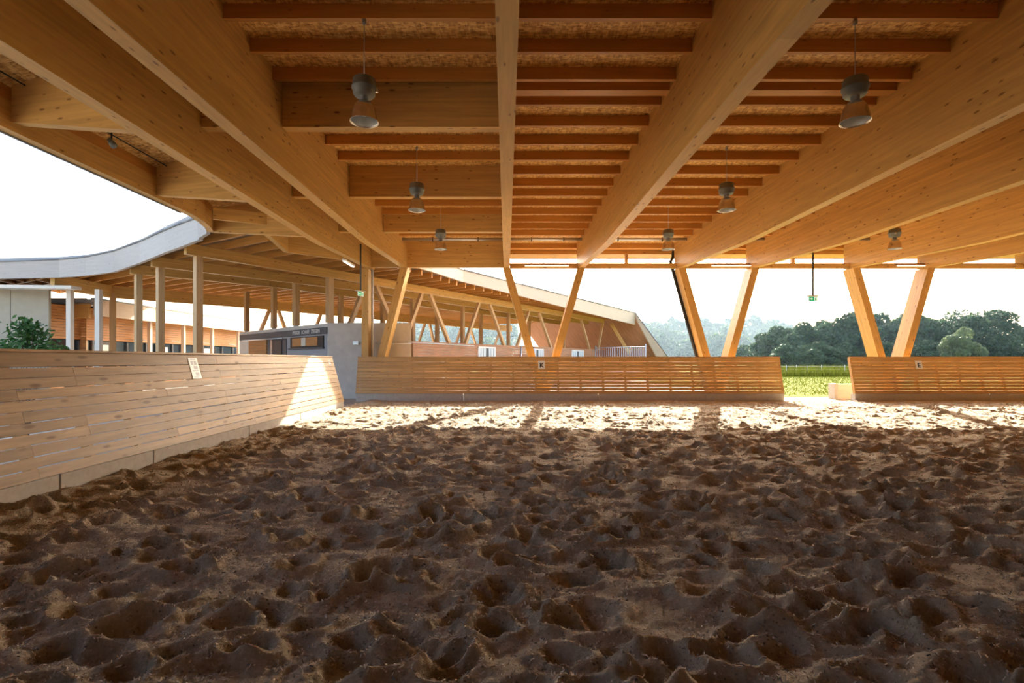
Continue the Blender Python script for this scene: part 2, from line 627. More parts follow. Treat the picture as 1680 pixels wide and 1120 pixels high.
Vn, Qn = sand_height(np.arange(-5.02, 6.6, 0.0165), rowsY(1.9, 5.6, 0.010, 0.0016))
Vf, Qf = sand_height(np.arange(-5.02, 21.0, 0.036), rowsY(5.6, 19.25, 0.012, 0.0030))
fl = tag(obj('floor', np_mesh('floor', Vf, Qf, SAND)), 'loose brown riding arena sand churned into hoof prints', kind='structure')
obj('near_sand', np_mesh('near_sand', Vn, Qn, SAND), fl)
for (a, b, c, d_) in ((-5.02, 21.0, -10.0, 1.92), (6.55, 21.0, 1.9, 5.62), (21.0, 36.3, -10.0, 19.3)):
    boxo('sand_margin', a, b, c, d_, -0.12, -0.02, SAND, fl)


def litter(n, V, length, width, lift, mat, name, seed):
    """felt fibres / crumbs lying on the sand"""
    r = np.random.default_rng(seed)
    P = V[r.integers(0, len(V), n)].astype(float)
    P[:, :2] += r.normal(0, 0.006, (n, 2))
    a = r.uniform(0, 6.283, n); t = r.normal(0.1, 0.45, n)
    L = length * r.uniform(0.4, 1.6, (n, 1)); W = width * r.uniform(0.6, 1.6, (n, 1))
    d = np.stack([np.cos(a) * np.cos(t), np.sin(a) * np.cos(t), np.abs(np.sin(t))], 1)
    e = np.stack([-np.sin(a), np.cos(a), r.normal(0, 0.6, n)], 1)
    P[:, 2] += lift
    Vt = np.stack([P - d * L * 0.5 + e * W * 0.5, P + d * L * 0.5 + e * W * 0.3, P + d * L * 0.4 - e * W * 0.5, P - d * L * 0.5 - e * W * 0.4], 1).reshape(-1, 3)
    return tag(obj(name, np_mesh(name, Vt, np.arange(4 * n).reshape(n, 4), mat, False), fl), kind='stuff')


litter(100000, Vn, 0.018, 0.0045, 0.003, FIBRE, 'felt_fibres', 1)
litter(60000, Vf, 0.034, 0.008, 0.005, FIBRE, 'felt_fibres', 2)
# gap at the entrances: sand runs out to the field
tag(boxo('ground_forecourt', -5.75, 32, 19.2, 22.6, -0.2, -0.035, SAND), 'pale sandy strip outside the arena fence', kind='structure')
tag(boxo('ground_courtyard', -70, -5.02, -30, 62, -0.3, -0.05, GRAVEL), 'pale gravel yard between the buildings', kind='structure')
tag(boxo('ground_stable_yard', -5.02, 10.5, 22.6, 62, -0.3, -0.06, GRAVEL), 'pale yard in front of the stable', kind='structure')
tag(slab('ground_field', [(10.5, 22.6), (400, 22.6), (400, 700), (-400, 700), (-400, 62), (10.5, 62)], -0.5, -0.05, MEADOW),
    'sunlit green meadow stretching to the trees', kind='structure')
tag(slab('ground_meadow_strip', [(11.5, 21.6), (60, 21.6), (60, 22.7), (11.5, 22.7)], -0.3, -0.02, MEADOW), 'meadow edge beside the sand', kind='structure')

# ---- hall roof
ZF = 4.816                      # underside of the beams at mid span


def zp(d): return 6.24 - 0.015 * d          # underside of the purlins


ceil = tag(slab('ceiling', [(-5.6, -10.0), (36.5, -10.0), (36.5, 21.75), (-5.6, 21.75)],
                lambda x, y: zp(y) + 0.2, lambda x, y: zp(y) + 0.42, OSB),
           'strand board roof deck seen between rows of timber purlins', kind='structure')

BW = 0.226
BX = {'L1': -5.34, 'L2': -3.955, 'C': 0.006, 'R1': 2.895, 'R2': 6.765, 'R3': 9.615, 'R4': 13.49, 'R5': 16.39, 'R6': 20.27, 'R7': 23.17}
BLAB = {'L1': 'long glued timber roof beam nearest the open courtyard, ending at the upright post',
        'L2': 'long glued timber roof beam left of the two left-hand lamp rows',
        'C': 'glued timber roof beam seen end-on straight overhead, pointing at the viewer',
        'R1': 'glued timber roof beam first to the right of the straight overhead one',
        'R2': 'deep glued timber roof beam ending above the black downpipe',
        'R3': 'glued timber roof beam that the hanging green exit sign is fixed under',
        'R4': 'glued timber roof beam ending left of the support behind the E sign',
        'R5': 'glued timber roof beam lowest at the right edge of the picture',
        'R6': 'glued timber roof beam beyond the right edge of the fence with the E'}
for k, x in BX.items():
    if k == 'R7': continue
    y0, y1 = -9.95, 20.55
    def prof_z(d): return ZF if d < 14.6 else ZF + (d - 14.6) * 0.046
    pts = [(y0, ZF), (14.6, ZF), (16.5, prof_z(16.5)), (18.5, prof_z(18.5)), (y1, prof_z(y1)), (y1, zp(y1) + 0.21), (y0, zp(y0) + 0.21)]
    M = Matrix(((0, -1, 0, x), (1, 0, 0, 0), (0, 0, 1, 0), (0, 0, 0, 1)))
    o = prism('roof_beam', pts, BW, GLULAM, None, M)
    tag(o, BLAB[k], 'roof beam', 'glued timber main beams')

tag(boxo('wall_back_added', -5.6, 36.5, -10.2, -10.0, -0.1, 6.6, LARCH), 'added unseen timber wall behind the viewer, holding back rear light', kind='structure')  # unseen wall, added to darken the near sand and ceiling
tag(boxo('wall_left_added', -7.6, -7.45, -10.0, -1.5, -0.1, 5.7, LARCH, None, 'y'), 'added unseen timber side wall behind the viewer on the left, cutting sky fill', kind='structure')  # invented side wall, added to cut bluish sky fill on the sand
tag(boxo('wall_right', 36.3, 36.5, -10.0, 20.0, -0.1, 6.4, LARCH, None, 'y'), 'timber end wall at the far right of the hall', kind='structure')

# purlins between the beams (children of the ceiling)
PY = [30, 84.9, 130, 171.4, 206.3, 236.3, 262, 284.9, 304.6, 321, 337, 351, 363.4, 374.9, 386]
PD = [4.727 / ((590 - y) / 850 + 0.015) for y in PY]
step = 0.83
PD = [PD[0] - step] + PD
WIDE = (PD[3] + PD[4]) / 2 + 0.02
names = ['L1', 'L2', 'C', 'R1', 'R2', 'R3', 'R4', 'R5', 'R6']
CBD = [8.95, 12.74, 16.2]
for a, b in zip(names[:-1], names[1:]):
    xa, xb = BX[a] + BW / 2, BX[b] - BW / 2
    for d in PD:
        if a in ('R3', 'R4', 'R5') and d < 13.0: continue
        if a in ('L1', 'L2') and min(abs(d - c) for c in CBD) < 0.2: continue
        z = zp(d + 0.035)
        boxo('purlin', xa, xb, d, d + 0.07, z, z + 0.21, PURLIN, ceil)
    if a not in ('L1', 'L2', 'R3', 'R4', 'R5'):
        z = zp(WIDE)
        boxo('purlin', xa, xb, WIDE - 0.1, WIDE + 0.1, z, z + 0.21, PURLIN, ceil)
# deep cross beams in the two bays beside L2
cbl = {('L2', 0): 'deep timber cross beam behind the nearest left lamp', ('L2', 1): 'deep timber cross beam behind the second left lamp',
       ('L2', 2): 'deep timber cross beam above the third left lamp', ('L1', 0): 'deep cross beam half hidden between the two left roof beams, nearest',
       ('L1', 1): 'deep cross beam half hidden between the two left roof beams, middle', ('L1', 2): 'deep cross beam half hidden between the two left roof beams, farthest'}
for a, b in (('L2', 'C'), ('L1', 'L2')):
    xa, xb = BX[a] + BW / 2, BX[b] - BW / 2
    for i, d in enumerate(CBD):
        t = empty('cross_beam', ((xa + xb) / 2, d, 5.49), cbl[(a, i)], 'cross beam', 'deep cross beams')
        boxo('timber', xa + 0.012, xb - 0.012, d - 0.1, d + 0.1, 5.49, zp(d) + 0.2, GLULAM, t)
        for sx in (0.12, 0.28):
            for z in (5.58, 5.68, 5.98, 6.08):
                if a == 'L2':
                    tube('dowel', [(xa + sx, d - 0.103, z), (xa + sx, d - 0.095, z)], 0.014, BATTEN, t, 6)

# eave wall between the column heads
for a, b in (('L1', 'L2'), ('L2', 'C')):
    xa, xb = BX[a] + BW / 2, BX[b] - BW / 2
    tag(boxo('end_beam', xa, xb, 20.05, 20.27, 5.10, zp(20) + 0.2, GLULAM),
        'deep timber end beam closing the roof edge ' + ('above the pale leaning strut' if a == 'L2' else 'above the upright post and white pipe'), 'end beam')
eb = empty('eave', (10, 21.2, 5.77), 'timber eave with pale soffit running above the row of leaning supports', 'eave')
boxo('eave_beam', -0.2, 27, 20.9, 21.65, 5.77, 5.93, GLULAM, eb)
boxo('eave_board', -0.2, 27, 20.55, 20.9, 5.94, 6.15, PURLIN, eb)
boxo('edge_board', -5.6, 27, 21.65, 21.72, 5.74, 6.4, PALEW, eb)
for x in (4.83, 11.55, 18.3):
    boxo('hanger', x - 0.06, x + 0.06, 20.85, 20.99, 5.27, 5.78, POSTW, eb, 'z')
ra = [('C', 'R1'), ('R1', 'R2'), ('R2', 'R3'), ('R3', 'R4'), ('R4', 'R5'), ('R5', 'R6')]
rl = ['from the overhead beam to the next column head right', 'above the stable roof end, left of the black downpipe', 'right of the black downpipe',
      'crossed by the hanging exit sign rod', 'behind the E sign support', 'at the right edge of the picture']
for (a, b), l in zip(ra, rl):
    tag(boxo('tie_rail', BX[a] + 0.12, BX[b] - 0.12, 20.2, 20.34, 5.085, 5.275, GLULAM), 'horizontal timber tie rail ' + l, 'rail', 'tie rails between column heads')

# service pipe under the deck near the eave
pp = empty('service_pipe', (9, 18.9, 5.88), 'thin grey service pipe running under the deck along the eave', 'pipe')
for a, b in zip(names[1:-1], names[2:]):
    xa, xb = BX[a] + BW / 2 + 0.01, BX[b] - BW / 2 - 0.01
    tube('pipe_run', [(xa, 19.1, 5.96), (xb, 19.1, 5.96)], 0.055, GALV, pp)
    for t in (0.3, 0.75):
        x = xa + (xb - xa) * t
        boxo('clip', x - 0.015, x + 0.015, 19.05, 19.15, 5.88, 6.02, BLACK, pp)

# ---- V supports: pairs of leaning legs
GZ = -0.02
def leg(xt, xb, parent, w=0.27, dep=0.62):
    """xt at z=5.2 (head), xb at z=1.6"""
    k = (xt - xb) / 3.5
    p0 = Vector((xb - k * 1.6, 20.27, 0.0)); p1 = Vector((xt - k * 0.02, 20.27, 5.058))
    up = (0, 1, 0)
    L = (p1 - p0).length
    # profile cut level at foot and head
    x = (p1 - p0)
    ln = [(-w / 2, 0), (w / 2, 0)]
    v = []
    for p in (p0, p1):
        for sx in (-1, 1):
            for sy in (-1, 1):
                v.append(Vector((p.x + sx * w / 2 * 1.04, p.y + sy * dep / 2, p.z)))
    M = frame(p0, p1, up)
    Mi = M.inverted()
    vv = [Mi @ q for q in v]
    f = [(0, 1, 3, 2), (4, 6, 7, 5), (0, 4, 5, 1), (2, 3, 7, 6), (0, 2, 6, 4), (1, 5, 7, 3)]
    return obj('leg', mesh('leg', vv, f, GLULAM), parent, M)


vs = [('C', 'R1', 'V-shaped timber support behind the fence next to the K sign'),
      ('R2', 'R3', 'V-shaped timber support carrying the black downpipe'),
      ('R4', 'R5', 'V-shaped timber support behind the fence next to the E sign')]
SY = 20.27
for a, b, l in vs:
    xa, xb = BX[a], BX[b]
    mid = (xa + xb) / 2
    t = empty('v_support', (mid, SY, 0), l, 'column', 'V supports along the far side')
    leg(xa, mid - 0.46, t)
    leg(xb, mid + 0.46, t)
    boxo('foot_plate', mid - 0.55, mid + 0.55, 19.98, 20.56, -0.05, 0.03, STEEL, t)
t = empty('leaning_support', (-5.0, SY, 0), 'single leaning timber strut with a sunlit white edge beside the upright post', 'column')
leg(BX['L2'], -4.85, t)
boxo('foot_plate', -5.45, -4.9, 19.98, 20.56, -0.05, 0.03, STEEL, t)
t = empty('upright_post', (-5.5, 20.2, 0), 'upright square timber post in front of the concrete hut', 'post')
boxo('shaft', -5.62, -5.36, 20.1, 20.5, 0, 5.05, GLULAM, t, 'z')
boxo('foot_plate', -5.66, -5.32, 20.05, 20.55, -0.05, 0.03, STEEL, t)
t = empty('white_downpipe', (-5.37, 20.72, 0), 'white rain pipe standing right of the upright timber post', 'pipe')
tube('pipe', [(-5.37, 20.72, -0.03), (-5.37, 20.72, 5.4)], 0.06, WHITE, t, 12)
tube('dark_conduit', [(-5.46, 20.64, -0.03), (-5.46, 20.64, 5.4)], 0.025, BLACK, t, 8)
for z in (1.2, 3.2): lathe('collar', [(0.054, -0.03), (0.066, -0.03), (0.066, 0.03), (0.054, 0.03)], WHITE, t, Matrix.Translation((-5.37, 20.72, z)) @ Matrix.Diagonal((1.1, 1.1, 1, 1)), 12)
# black downpipe along the R2 leg
t = empty('black_downpipe', (8, 20.2, 0), 'black drain pipe running down the leaning leg of the middle support', 'pipe')
mid = (BX['R2'] + BX['R3']) / 2
dpx = [at(1107, 403, 20.75), at(1107, 414, 20.75), at(1106, 421, 20.6)]
tube('outlet', [(6.72, 21.0, 6.1), (6.72, 20.9, 5.72)], 0.062, BLACK, t, 12)
kk = (BX['R2'] - (mid - 0.46)) / 3.5
def legx(z): return mid - 0.46 + kk * (z - 1.6)
tube('elbow', [(6.72, 20.9, 5.72), (6.68, 20.8, 5.6), (6.52, 20.6, 5.42), (legx(5.2) - 0.22, 20.45, 5.2)], 0.062, BLACK, t, 12)
tube('shaft', [(legx(5.2) - 0.22, 20.45, 5.2), (legx(0.1) - 0.22, 20.45, 0.1)], 0.062, BLACK, t, 12)
tube('socket', [(legx(5.2) - 0.22, 20.45, 5.2), (legx(5.05) - 0.22, 20.45, 5.05)], 0.075, BLACK, t, 12)


# ------------------------------------------------------------------ leaning board fences
def lean_fence(name, p0, p1, out, label, rows=10, kerb=0.26, top=1.6, lean=0.32, mat=BOARD2, matlen=(3.6, 5.2), kerbs=None, seed=1):
    """fence from p0 to p1 (plan, inner foot line); out = outward unit vector; boards are separate parts"""
    rnd = random.Random(seed)
    p0, p1, out = Vector((*p0, 0)), Vector((*p1, 0)), Vector((*out, 0))
    u = (p1 - p0); L = u.length; u.normalize()
    t = empty(name, (p0 + p1) / 2, label, 'fence', 'leaning kickboard fences')
    # slope frame
    sl = Vector((0, 0, top - kerb)) + out * lean
    S = sl.length; sv = sl.normalized()
    nrm = u.cross(sv).normalized()
    if nrm.dot(out) > 0: nrm = -nrm           # towards the arena
    base = p0 + Vector((0, 0, kerb))
    topb = 0.17
    pitch = (S - topb) / rows
    nb = max(2, round(L / 0.82))
    for r in range(rows + 1):
        hgt = pitch - rnd.uniform(0.009, 0.016) if r < rows else topb - 0.004
        s0 = r * pitch
        x = 0.0
        first = True
        while x < L - 0.01:
            ln = rnd.uniform(*matlen)
            if first: ln *= rnd.uniform(0.5, 1.0); first = False
            ln = max(0.82, round(ln / (L / nb)) * (L / nb))
            if x + ln > L - 1.2: ln = L - x
            ddz = rnd.uniform(-0.002, 0.002)
            c0 = base + u * (x + 0.002) + sv * (s0 + hgt / 2 + ddz)
            c1 = base + u * (x + ln - 0.002) + sv * (s0 + hgt / 2 + ddz)
            bar('board', c0 - nrm * 0.016, c1 - nrm * 0.016, 0.032, hgt, mat, t, up=sv)
            x += ln
    for k in range(nb + 1):
        x = min(max(k * L / nb, 0.04), L - 0.04)
        c = base + u * x - nrm * 0.085
        bar('batten', c + sv * 0.0, c + sv * (S - 0.03), 0.07, 0.10, BATTEN, t, up=nrm)
    cc = base + sv * (S + 0.012)
    bar('cap', cc - nrm * 0.05, cc + u * L - nrm * 0.05, 0.15, 0.03, mat, t, up=sv)
    js = kerbs if kerbs else [i * 3.0 for i in range(1, int(L / 3.0))]
    js = [0.0] + [j for j in js if 0.2 < j < L - 0.2] + [L]
    for a, b in zip(js[:-1], js[1:]):
        c0 = p0 + u * (a + 0.008) + out * 0.13 + Vector((0, 0, kerb / 2 - 0.08))
        c1 = p0 + u * (b - 0.008) + out * 0.13 + Vector((0, 0, kerb / 2 - 0.08))
        bar('kerb_block', c0, c1, 0.24, kerb + 0.15, KERBM, t, bev=0.008)
    return t


lean_fence('board_fence', (-5.6, 19.2), (10.3, 19.2), (0, 1), 'far leaning board fence with the K sign', kerbs=[4.0, 9.0, 13.0], seed=3)
lean_fence('board_fence', (12.92, 19.2), (25.0, 19.2), (0, 1), 'far leaning board fence with the E sign, right of the gap', kerbs=[5.0, 9.0], seed=4)
lean_fence('board_fence', (-5.03, -6.5), (-5.03, 16.07), (-1, 0), 'near leaning board fence along the left side with a patch of sun at its end',
           mat=BOARD, lean=0.38, kerb=0.23, matlen=(3.2, 5.0), kerbs=[3.0, 7.5, 12.35, 13.9, 16.65, 19.2], seed=5)

# signs on the fences
def fence_pt(X, s, lean=0.32, kerb=0.26, top=1.6):
    f = (s - kerb) / (top - kerb)
    return Vector((X, 19.2 + lean * f, s))


def letter_sign(ch, px, label):
    sv = Vector((0, 0.32, 1.34)).normalized()
    nrm = Vector((0, -sv.z, sv.y))
    X = (px - VX) * 19.44 / F
    c = fence_pt(X, 1.325) + nrm * 0.012
    t = empty('letter_sign', c, label, 'sign', 'arena letters')
    M = Matrix(((1, 0, nrm.x, c.x), (0, sv.y, nrm.y, c.y), (0, sv.z, nrm.z, c.z), (0, 0, 0, 1)))
    obj('panel', boxmesh(0.25, 0.31, 0.012, WHITE), t, M)
    lettering('letter', ch, 0.24, BLACK, t, M @ Matrix.Translation((0.0, -0.03, 0.008)))


letter_sign('K', 888.5, 'small white square sign with black letter K')
letter_sign('E', 1507.5, 'small white square sign with black letter E')

# sheet pinned on the left fence
sv = Vector((-0.38, 0, 1.37)).normalized()
nrm = Vector((sv.z, 0, -sv.x))
def left_pt(d, s): return Vector((-5.03 - 0.38 * (s - 0.23) / 1.37, d, s))
def left_sheet(d0, d1, s0, s1, label, pic=True):
    c = (left_pt(d0, s0) + left_pt(d1, s1)) / 2 + nrm * 0.006
    t = empty('notice_sheet', c, label, 'notice')
    hh = (left_pt(0, s1) - left_pt(0, s0)).length
    M = Matrix(((0, sv.x, nrm.x, c.x), (1, sv.y, nrm.y, c.y), (0, sv.z, nrm.z, c.z), (0, 0, 0, 1)))
    obj('sheet', boxmesh(d1 - d0, hh, 0.003, PAPER), t, M)
    if pic:
        rr = random.Random(3)
        bx = []
        w = d1 - d0
        for i, (y0, y1, x0, x1) in enumerate([(.40, .46, -.3, .3), (.16, .34, -.32, -.05), (.16, .34, .05, .32), (-.06, .1, -.1, .34), (-.14, -.10, -.34, .34), (-.36, -.2, -.05, .34), (-.44, -.40, -.34, .2)]):
            bx.append(bverts(x0 * w, x1 * w, y0 * hh, y1 * hh, 0.001, 0.0025))
        tag(many('print', bx, PAPERG, t, M), 'grey printed blocks')
    else:
        many('print', [bverts(-.3 * (d1 - d0), .3 * (d1 - d0), y * hh, (y + .12) * hh, 0.001, 0.0025) for y in (.25, -.1, -.4)], BLACK, t, M)


dA = 850 * 5.33 / (831 - 322)
left_sheet(dA - 0.15, dA + 0.10, 1.19, 1.545, 'white printed notice sheet pinned to the left fence')
dB = 850 * 5.36 / (831 - 540.5)
left_sheet(dB - 0.09, dB + 0.09, 1.34, 1.5, 'tiny dark-lettered notice at the far end of the left fence', False)

# low concrete upstand beside the gap
t = empty('concrete_upstand', (13.2, 20.6, 0), 'low pale concrete block beside the fence gap leading to the field', 'block')
boxo('face_panel', 12.98, 14.3, 20.45, 20.65, -0.1, 0.56, PALEPOST, t)
boxo('end_panel', 12.86, 12.98, 20.3, 20.7, -0.1, 0.58, KERBM, t, 'z')


# ------------------------------------------------------------------ lamps and fittings
def lamp_proto():
    t = empty('pendant_lamp', (0, 0, 0), 'x', 'lamp', 'hall pendant lamps')
    lathe('housing', [(0.0, 0.58), (0.14, 0.58), (0.152, 0.565), (0.156, 0.475), (0.168, 0.47), (0.168, 0.445), (0.154, 0.44), (0.146, 0.37), (0.125, 0.345), (0.0, 0.345)], CAST, t)
    lathe('neck', [(0.055, 0.345), (0.055, 0.27), (0.075, 0.25), (0.0, 0.25)], STEEL, t)
    lathe('bell', [(0.07, 0.27), (0.11, 0.245), (0.145, 0.19), (0.165, 0.10), (0.178, 0.02), (0.192, 0.0), (0.192, -0.006), (0.176, 0.012), (0.163, 0.10), (0.142, 0.185), (0.105, 0.238), (0.0, 0.25)], BELL, t)
    lathe('reflector', [(0.174, 0.012), (0.160, 0.10), (0.139, 0.18), (0.10, 0.23), (0.0, 0.24)], REFL, t)
    lathe('bulb', [(0.0, 0.07), (0.03, 0.08), (0.045, 0.11), (0.045, 0.15), (0.025, 0.19), (0.025, 0.24)], BULBM, t, None, 16)
    boxo('latch', 0.155, 0.185, -0.02, 0.02, 0.40, 0.45, GALV, t)
    tube('suspension_wire', [(0, 0, 0.58), (0, 0, 1.53)], 0.006, GALV, t, 6)
    lathe('ceiling_hook', [(0.0, 1.38), (0.03, 1.38), (0.03, 1.33), (0.0, 1.31)], STEEL, t, None, 10)
    return t


lp = lamp_proto()
LAMPS = [(-1.93, 7.03, 4.74, 'pendant bell lamp nearest the viewer on the left, mouth tilted into view'),
         (4.73, 7.03, 4.74, 'pendant bell lamp nearest the viewer on the right'),
         (-1.955, 11.3, 4.77, 'middle pendant bell lamp of the left row'),
         (4.8, 11.3, 4.77, 'middle pendant bell lamp of the right row'),
         (-1.95, 15.35, 4.78, 'smallest far pendant lamp of the left row, in front of the end beam'),
         (4.79, 15.35, 4.78, 'far pendant lamp left of the black downpipe'),
         (11.5, 15.35, 4.80, 'far pendant lamp right of the exit sign, against a roof beam')]
for i, (x, y, z, l) in enumerate(LAMPS):
    M = Matrix.Translation((x, y, z)) @ Matrix.Rotation(0.7 * i, 4, 'Z')
    if i == 0:
        WORLD[lp.name] = M; lp.matrix_basis = M; lp['label'] = l
    else:
        copy_tree(lp, M, l)


def exit_sign(x, y, zt, zs, label, side=False):
    t = empty('exit_sign', (x, y, zs), label, 'exit sign', 'exit signs')
    tube('rod', [(x, y, zs + 0.13), (x, y, zt)], 0.028, DARKG, t, 8)
    rz = Matrix.Rotation(math.radians(62) if side else 0.0, 4, 'Z')
    M = Matrix.Translation((x, y, zs)) @ rz
    obj('top_plate', boxmesh(0.34, 0.13, 0.035, plain('exit_plate_cream', (0.5, 0.46, 0.3), 0.5)), t, M @ Matrix.Translation((0, 0, 0.115)))
    pn = obj('panel', boxmesh(0.27, 0.03, 0.15, EXITW), t, M @ Matrix.Translation((0, 0, 0.02)))
    for s in (-1, 1):
        R = M @ Matrix.Rotation(0 if s == -1 else math.pi, 4, 'Z')
        obj('green_field', boxmesh(0.16, 0.006, 0.13, GREEN), pn, R @ Matrix.Translation((-0.05, -0.017, 0.02)))
        v = [(-0.115, 0.0), (-0.06, 0.0)]
        ar = [(-0.11, 0.012), (-0.06, 0.012), (-0.06, 0.045), (-0.01, 0.0), (-0.06, -0.045), (-0.06, -0.012), (-0.11, -0.012)]
        prism('arrow', ar, 0.004, EXITW, pn, R @ Matrix.Translation((0, -0.022, 0.02)))
        man = [(0.05, -0.055), (0.065, -0.02), (0.055, 0.015), (0.075, 0.035), (0.095, 0.02), (0.085, -0.01), (0.10, -0.05), (0.085, -0.055), (0.077, -0.025), (0.066, -0.055)]
        prism('figure', man, 0.004, GREEN, pn, R @ Matrix.Translation((0, -0.017, 0.02)))
        obj('door_mark', boxmesh(0.012, 0.004, 0.12, GREEN), pn, R @ Matrix.Translation((0.118, -0.017, 0.02)))
    return t


exit_sign(9.7, 16.4, 4.92, 3.42, 'green exit sign hanging on a thin rod in the open bay')
exit_sign(-5.15, 18.3, 5.6, 3.82, 'green exit sign turned sideways beside the upright post', True)

for px0, px1, l in ((860, 935, 'fluorescent tube light under the tie rail beside the overhead beam'), (1168, 1239, 'fluorescent tube light under the tie rail right of the black downpipe'),
                    (1474, 1549, 'fluorescent tube light under the tie rail behind the E sign support')):
    d = 20.05
    x0, x1 = (px0 - VX) * d / F, (px1 - VX) * d / F
    t = empty('tube_light', ((x0 + x1) / 2, d, 5.13), l, 'light', 'tube lights on the tie rail')
    boxo('body', x0, x1, 20.12, 20.19, 5.19, 5.215, POSTW, t)
    boxo('diffuser', x0 + 0.03, x1 - 0.03, 20.12, 20.18, 5.155, 5.19, TUBEL, t)
t = empty('tube_light', (-5.35, 17.6, 4.75), 'short tube light tucked under the left roof beam by the sideways exit sign', 'light')
boxo('body', -5.50, -5.40, 17.3, 18.5, 4.83, 4.89, WHITE, t, 'y')
boxo('diffuser', -5.49, -5.41, 17.35, 18.45, 4.80, 4.83, TUBEL, t, 'y')
# small spotlight + cable under the left edge roof
t = empty('spotlight', at(183, 237, 9.5), 'small dark spotlight under the left roof edge', 'light')
c = at(183, 232, 9.3)
tube('bracket', [c + Vector((0, 0, 0.16)), c], 0.015, BLACK, t, 6)
tube('head', [c + Vector((-0.02, -0.02, 0.02)), c + Vector((0.08, -0.05, -0.10))], 0.045, CAST, t, 10, 0.06)

# ------------------------------------------------------------------ left roof strip (beam L1 to the courtyard edge)
XE = -7.62
lr = empty('edge_roof', (-6.5, 5, 5.0), 'lower strip of timber roof along the courtyard edge, left of the long beams', 'roof')
slab('deck', [(-5.46, -10.0), (-5.46, 20.3), (-5.6, 20.3), (-5.6, 17.6), (-6.9, 16.4), (-8.3, 14.5), (-7.75, 13.0), (-7.75, -10.0)],
     lambda x, y: 5.72 + (x + 7.6) * 0.16, lambda x, y: 5.95 + (x + 7.6) * 0.16, OSB, lr)
boxo('edge_fascia', XE - 0.16, XE + 0.0, -10, 12.2, 5.04, 5.49, GLULAM, lr, 'y')
boxo('edge_plate', XE - 0.16, XE - 0.03, -10, 12.2, 5.49, 5.76, PURLIN, lr, 'y')
boxo('metal_drip', XE - 0.20, XE - 0.16, -10, 12.4, 5.02, 5.98, TRIM, lr, 'y')
boxo('batten_strip', -5.86, -5.76, -10, 13.9, 5.72, 5.96, PURLIN, lr, 'y')
# curved end of the edge fascia
cpl = [(XE - 0.08, 12.2), (-7.72, 12.75), (-7.82, 13.3), (-7.98, 13.85), (-8.2, 14.35)]
for a, b in zip(cpl[:-1], cpl[1:]):
    bar('edge_fascia', (*a, 5.265), (*b, 5.265), 0.16, 0.45, GLULAM, lr)
    bar('edge_plate', (*a, 5.62), (*b, 5.62), 0.13, 0.26, PURLIN, lr)


def tapered(name, pl, pr, zl, zr, ztl, ztr, w, mat, parent):
    """cross beam from left (plan pl) to right (pr) with sloping underside"""
    pl, pr = Vector((*pl, 0)), Vector((*pr, 0))
    L = (pr - pl).length
    M = frame(pl, pr)
    return prism(name, [(-L / 2, zl), (L / 2, zr), (L / 2, ztr), (-L / 2, ztl)], w, mat, parent, M)


for (pl, pr, zl, zr) in (((-7.6, 8.05), (-5.46, 7.55), 5.17, 4.83), ((-7.6, 11.35), (-5.46, 10.85), 5.10, 4.83), ((-8.15, 14.35), (-5.46, 14.1), 5.04, 4.86)):
    tapered('outrigger', pl, pr, zl, zr, 5.72, 6.04, 0.16, GLULAM, lr)
tapered('outrigger', (-6.62, 14.3), (-6.95, 16.35), 4.95, 4.9, 5.75, 5.75, 0.14, GLULAM, lr)
tapered('outrigger', (-6.95, 16.35), (-5.46, 17.5), 4.9, 4.88, 5.75, 6.0, 0.14, GLULAM, lr)
bar('strut', (-7.6, 13.4, 5.3), (-6.5, 14.2, 5.35), 0.1, 0.3, GLULAM, lr)
tube('cable', [(-7.35, -2, 5.70), (-7.35, 13.6, 5.70)], 0.012, BLACK, lr, 6)

# ------------------------------------------------------------------ stable building with the sweeping roof
ZB = 4.85
def lineB1(px):
    d = 20.27 / (0.617 - (px - VX) / F)
    return Vector(((px - VX) * d / F, d, 0))


st = empty('stable_building', (-2, 30, 0), 'long open timber stable with sweeping low roof and zigzag posts behind the arena', 'stable')
U = Vector((0.5252, 0.851, 0)); NV = Vector((-0.851, 0.5252, 0))
# courtyard fascia (silver, curved in plan): bottom and top outlines
bot = [(326, 393), (300, 403), (270, 414), (229, 431), (186, 446), (140, 452), (97, 455), (0, 457), (-120, 457)]
top = [(320, 357), (300, 366), (275, 376), (240, 392), (200, 409), (150, 421), (100, 426), (0, 430), (-120, 430)]
fb = [atz(x, y, 5.0) for x, y in bot]
ft = []
for (bx, by), (tx, ty), b in zip(bot, top, fb):
    ft.append(Vector((b.x, b.y, EYE + (VY - np.interp(bx, [t[0] for t in top][::-1], [t[1] for t in top][::-1])) * b.y / F)))
for i in range(len(fb) - 1):
    b0, b1, t0, t1 = fb[i], fb[i + 1], ft[i], ft[i + 1]
    th = Vector((b1.y - b0.y, -(b1.x - b0.x), 0)).normalized() * 0.12
    if th.y < 0: th = -th
    c = (b0 + b1) / 2
    vv = [b0, b1, b1 + th, b0 + th, t0, t1, t1 + th, t0 + th]
    M = frame(b0, b1)
    Mi = M.inverted()
    o = obj('fascia', mesh('fascia', [Mi @ Vector(q) for q in vv], BOXF, SILVER), st, M)
    if i == 0: tag(o, 'weathered silver-grey fascia board')
    tube('roof_edge', [t0 + Vector((0, 0, 0.03)), t1 + Vector((0, 0, 0.03))], 0.045, TRIM, st, 6)
# chamfered return at the near end
e0 = fb[0]
bar('fascia', (e0.x + 0.02, e0.y, 5.33), (e0.x + 0.42, e0.y - 0.28, 5.4), 0.1, 0.62, SILVER, st)

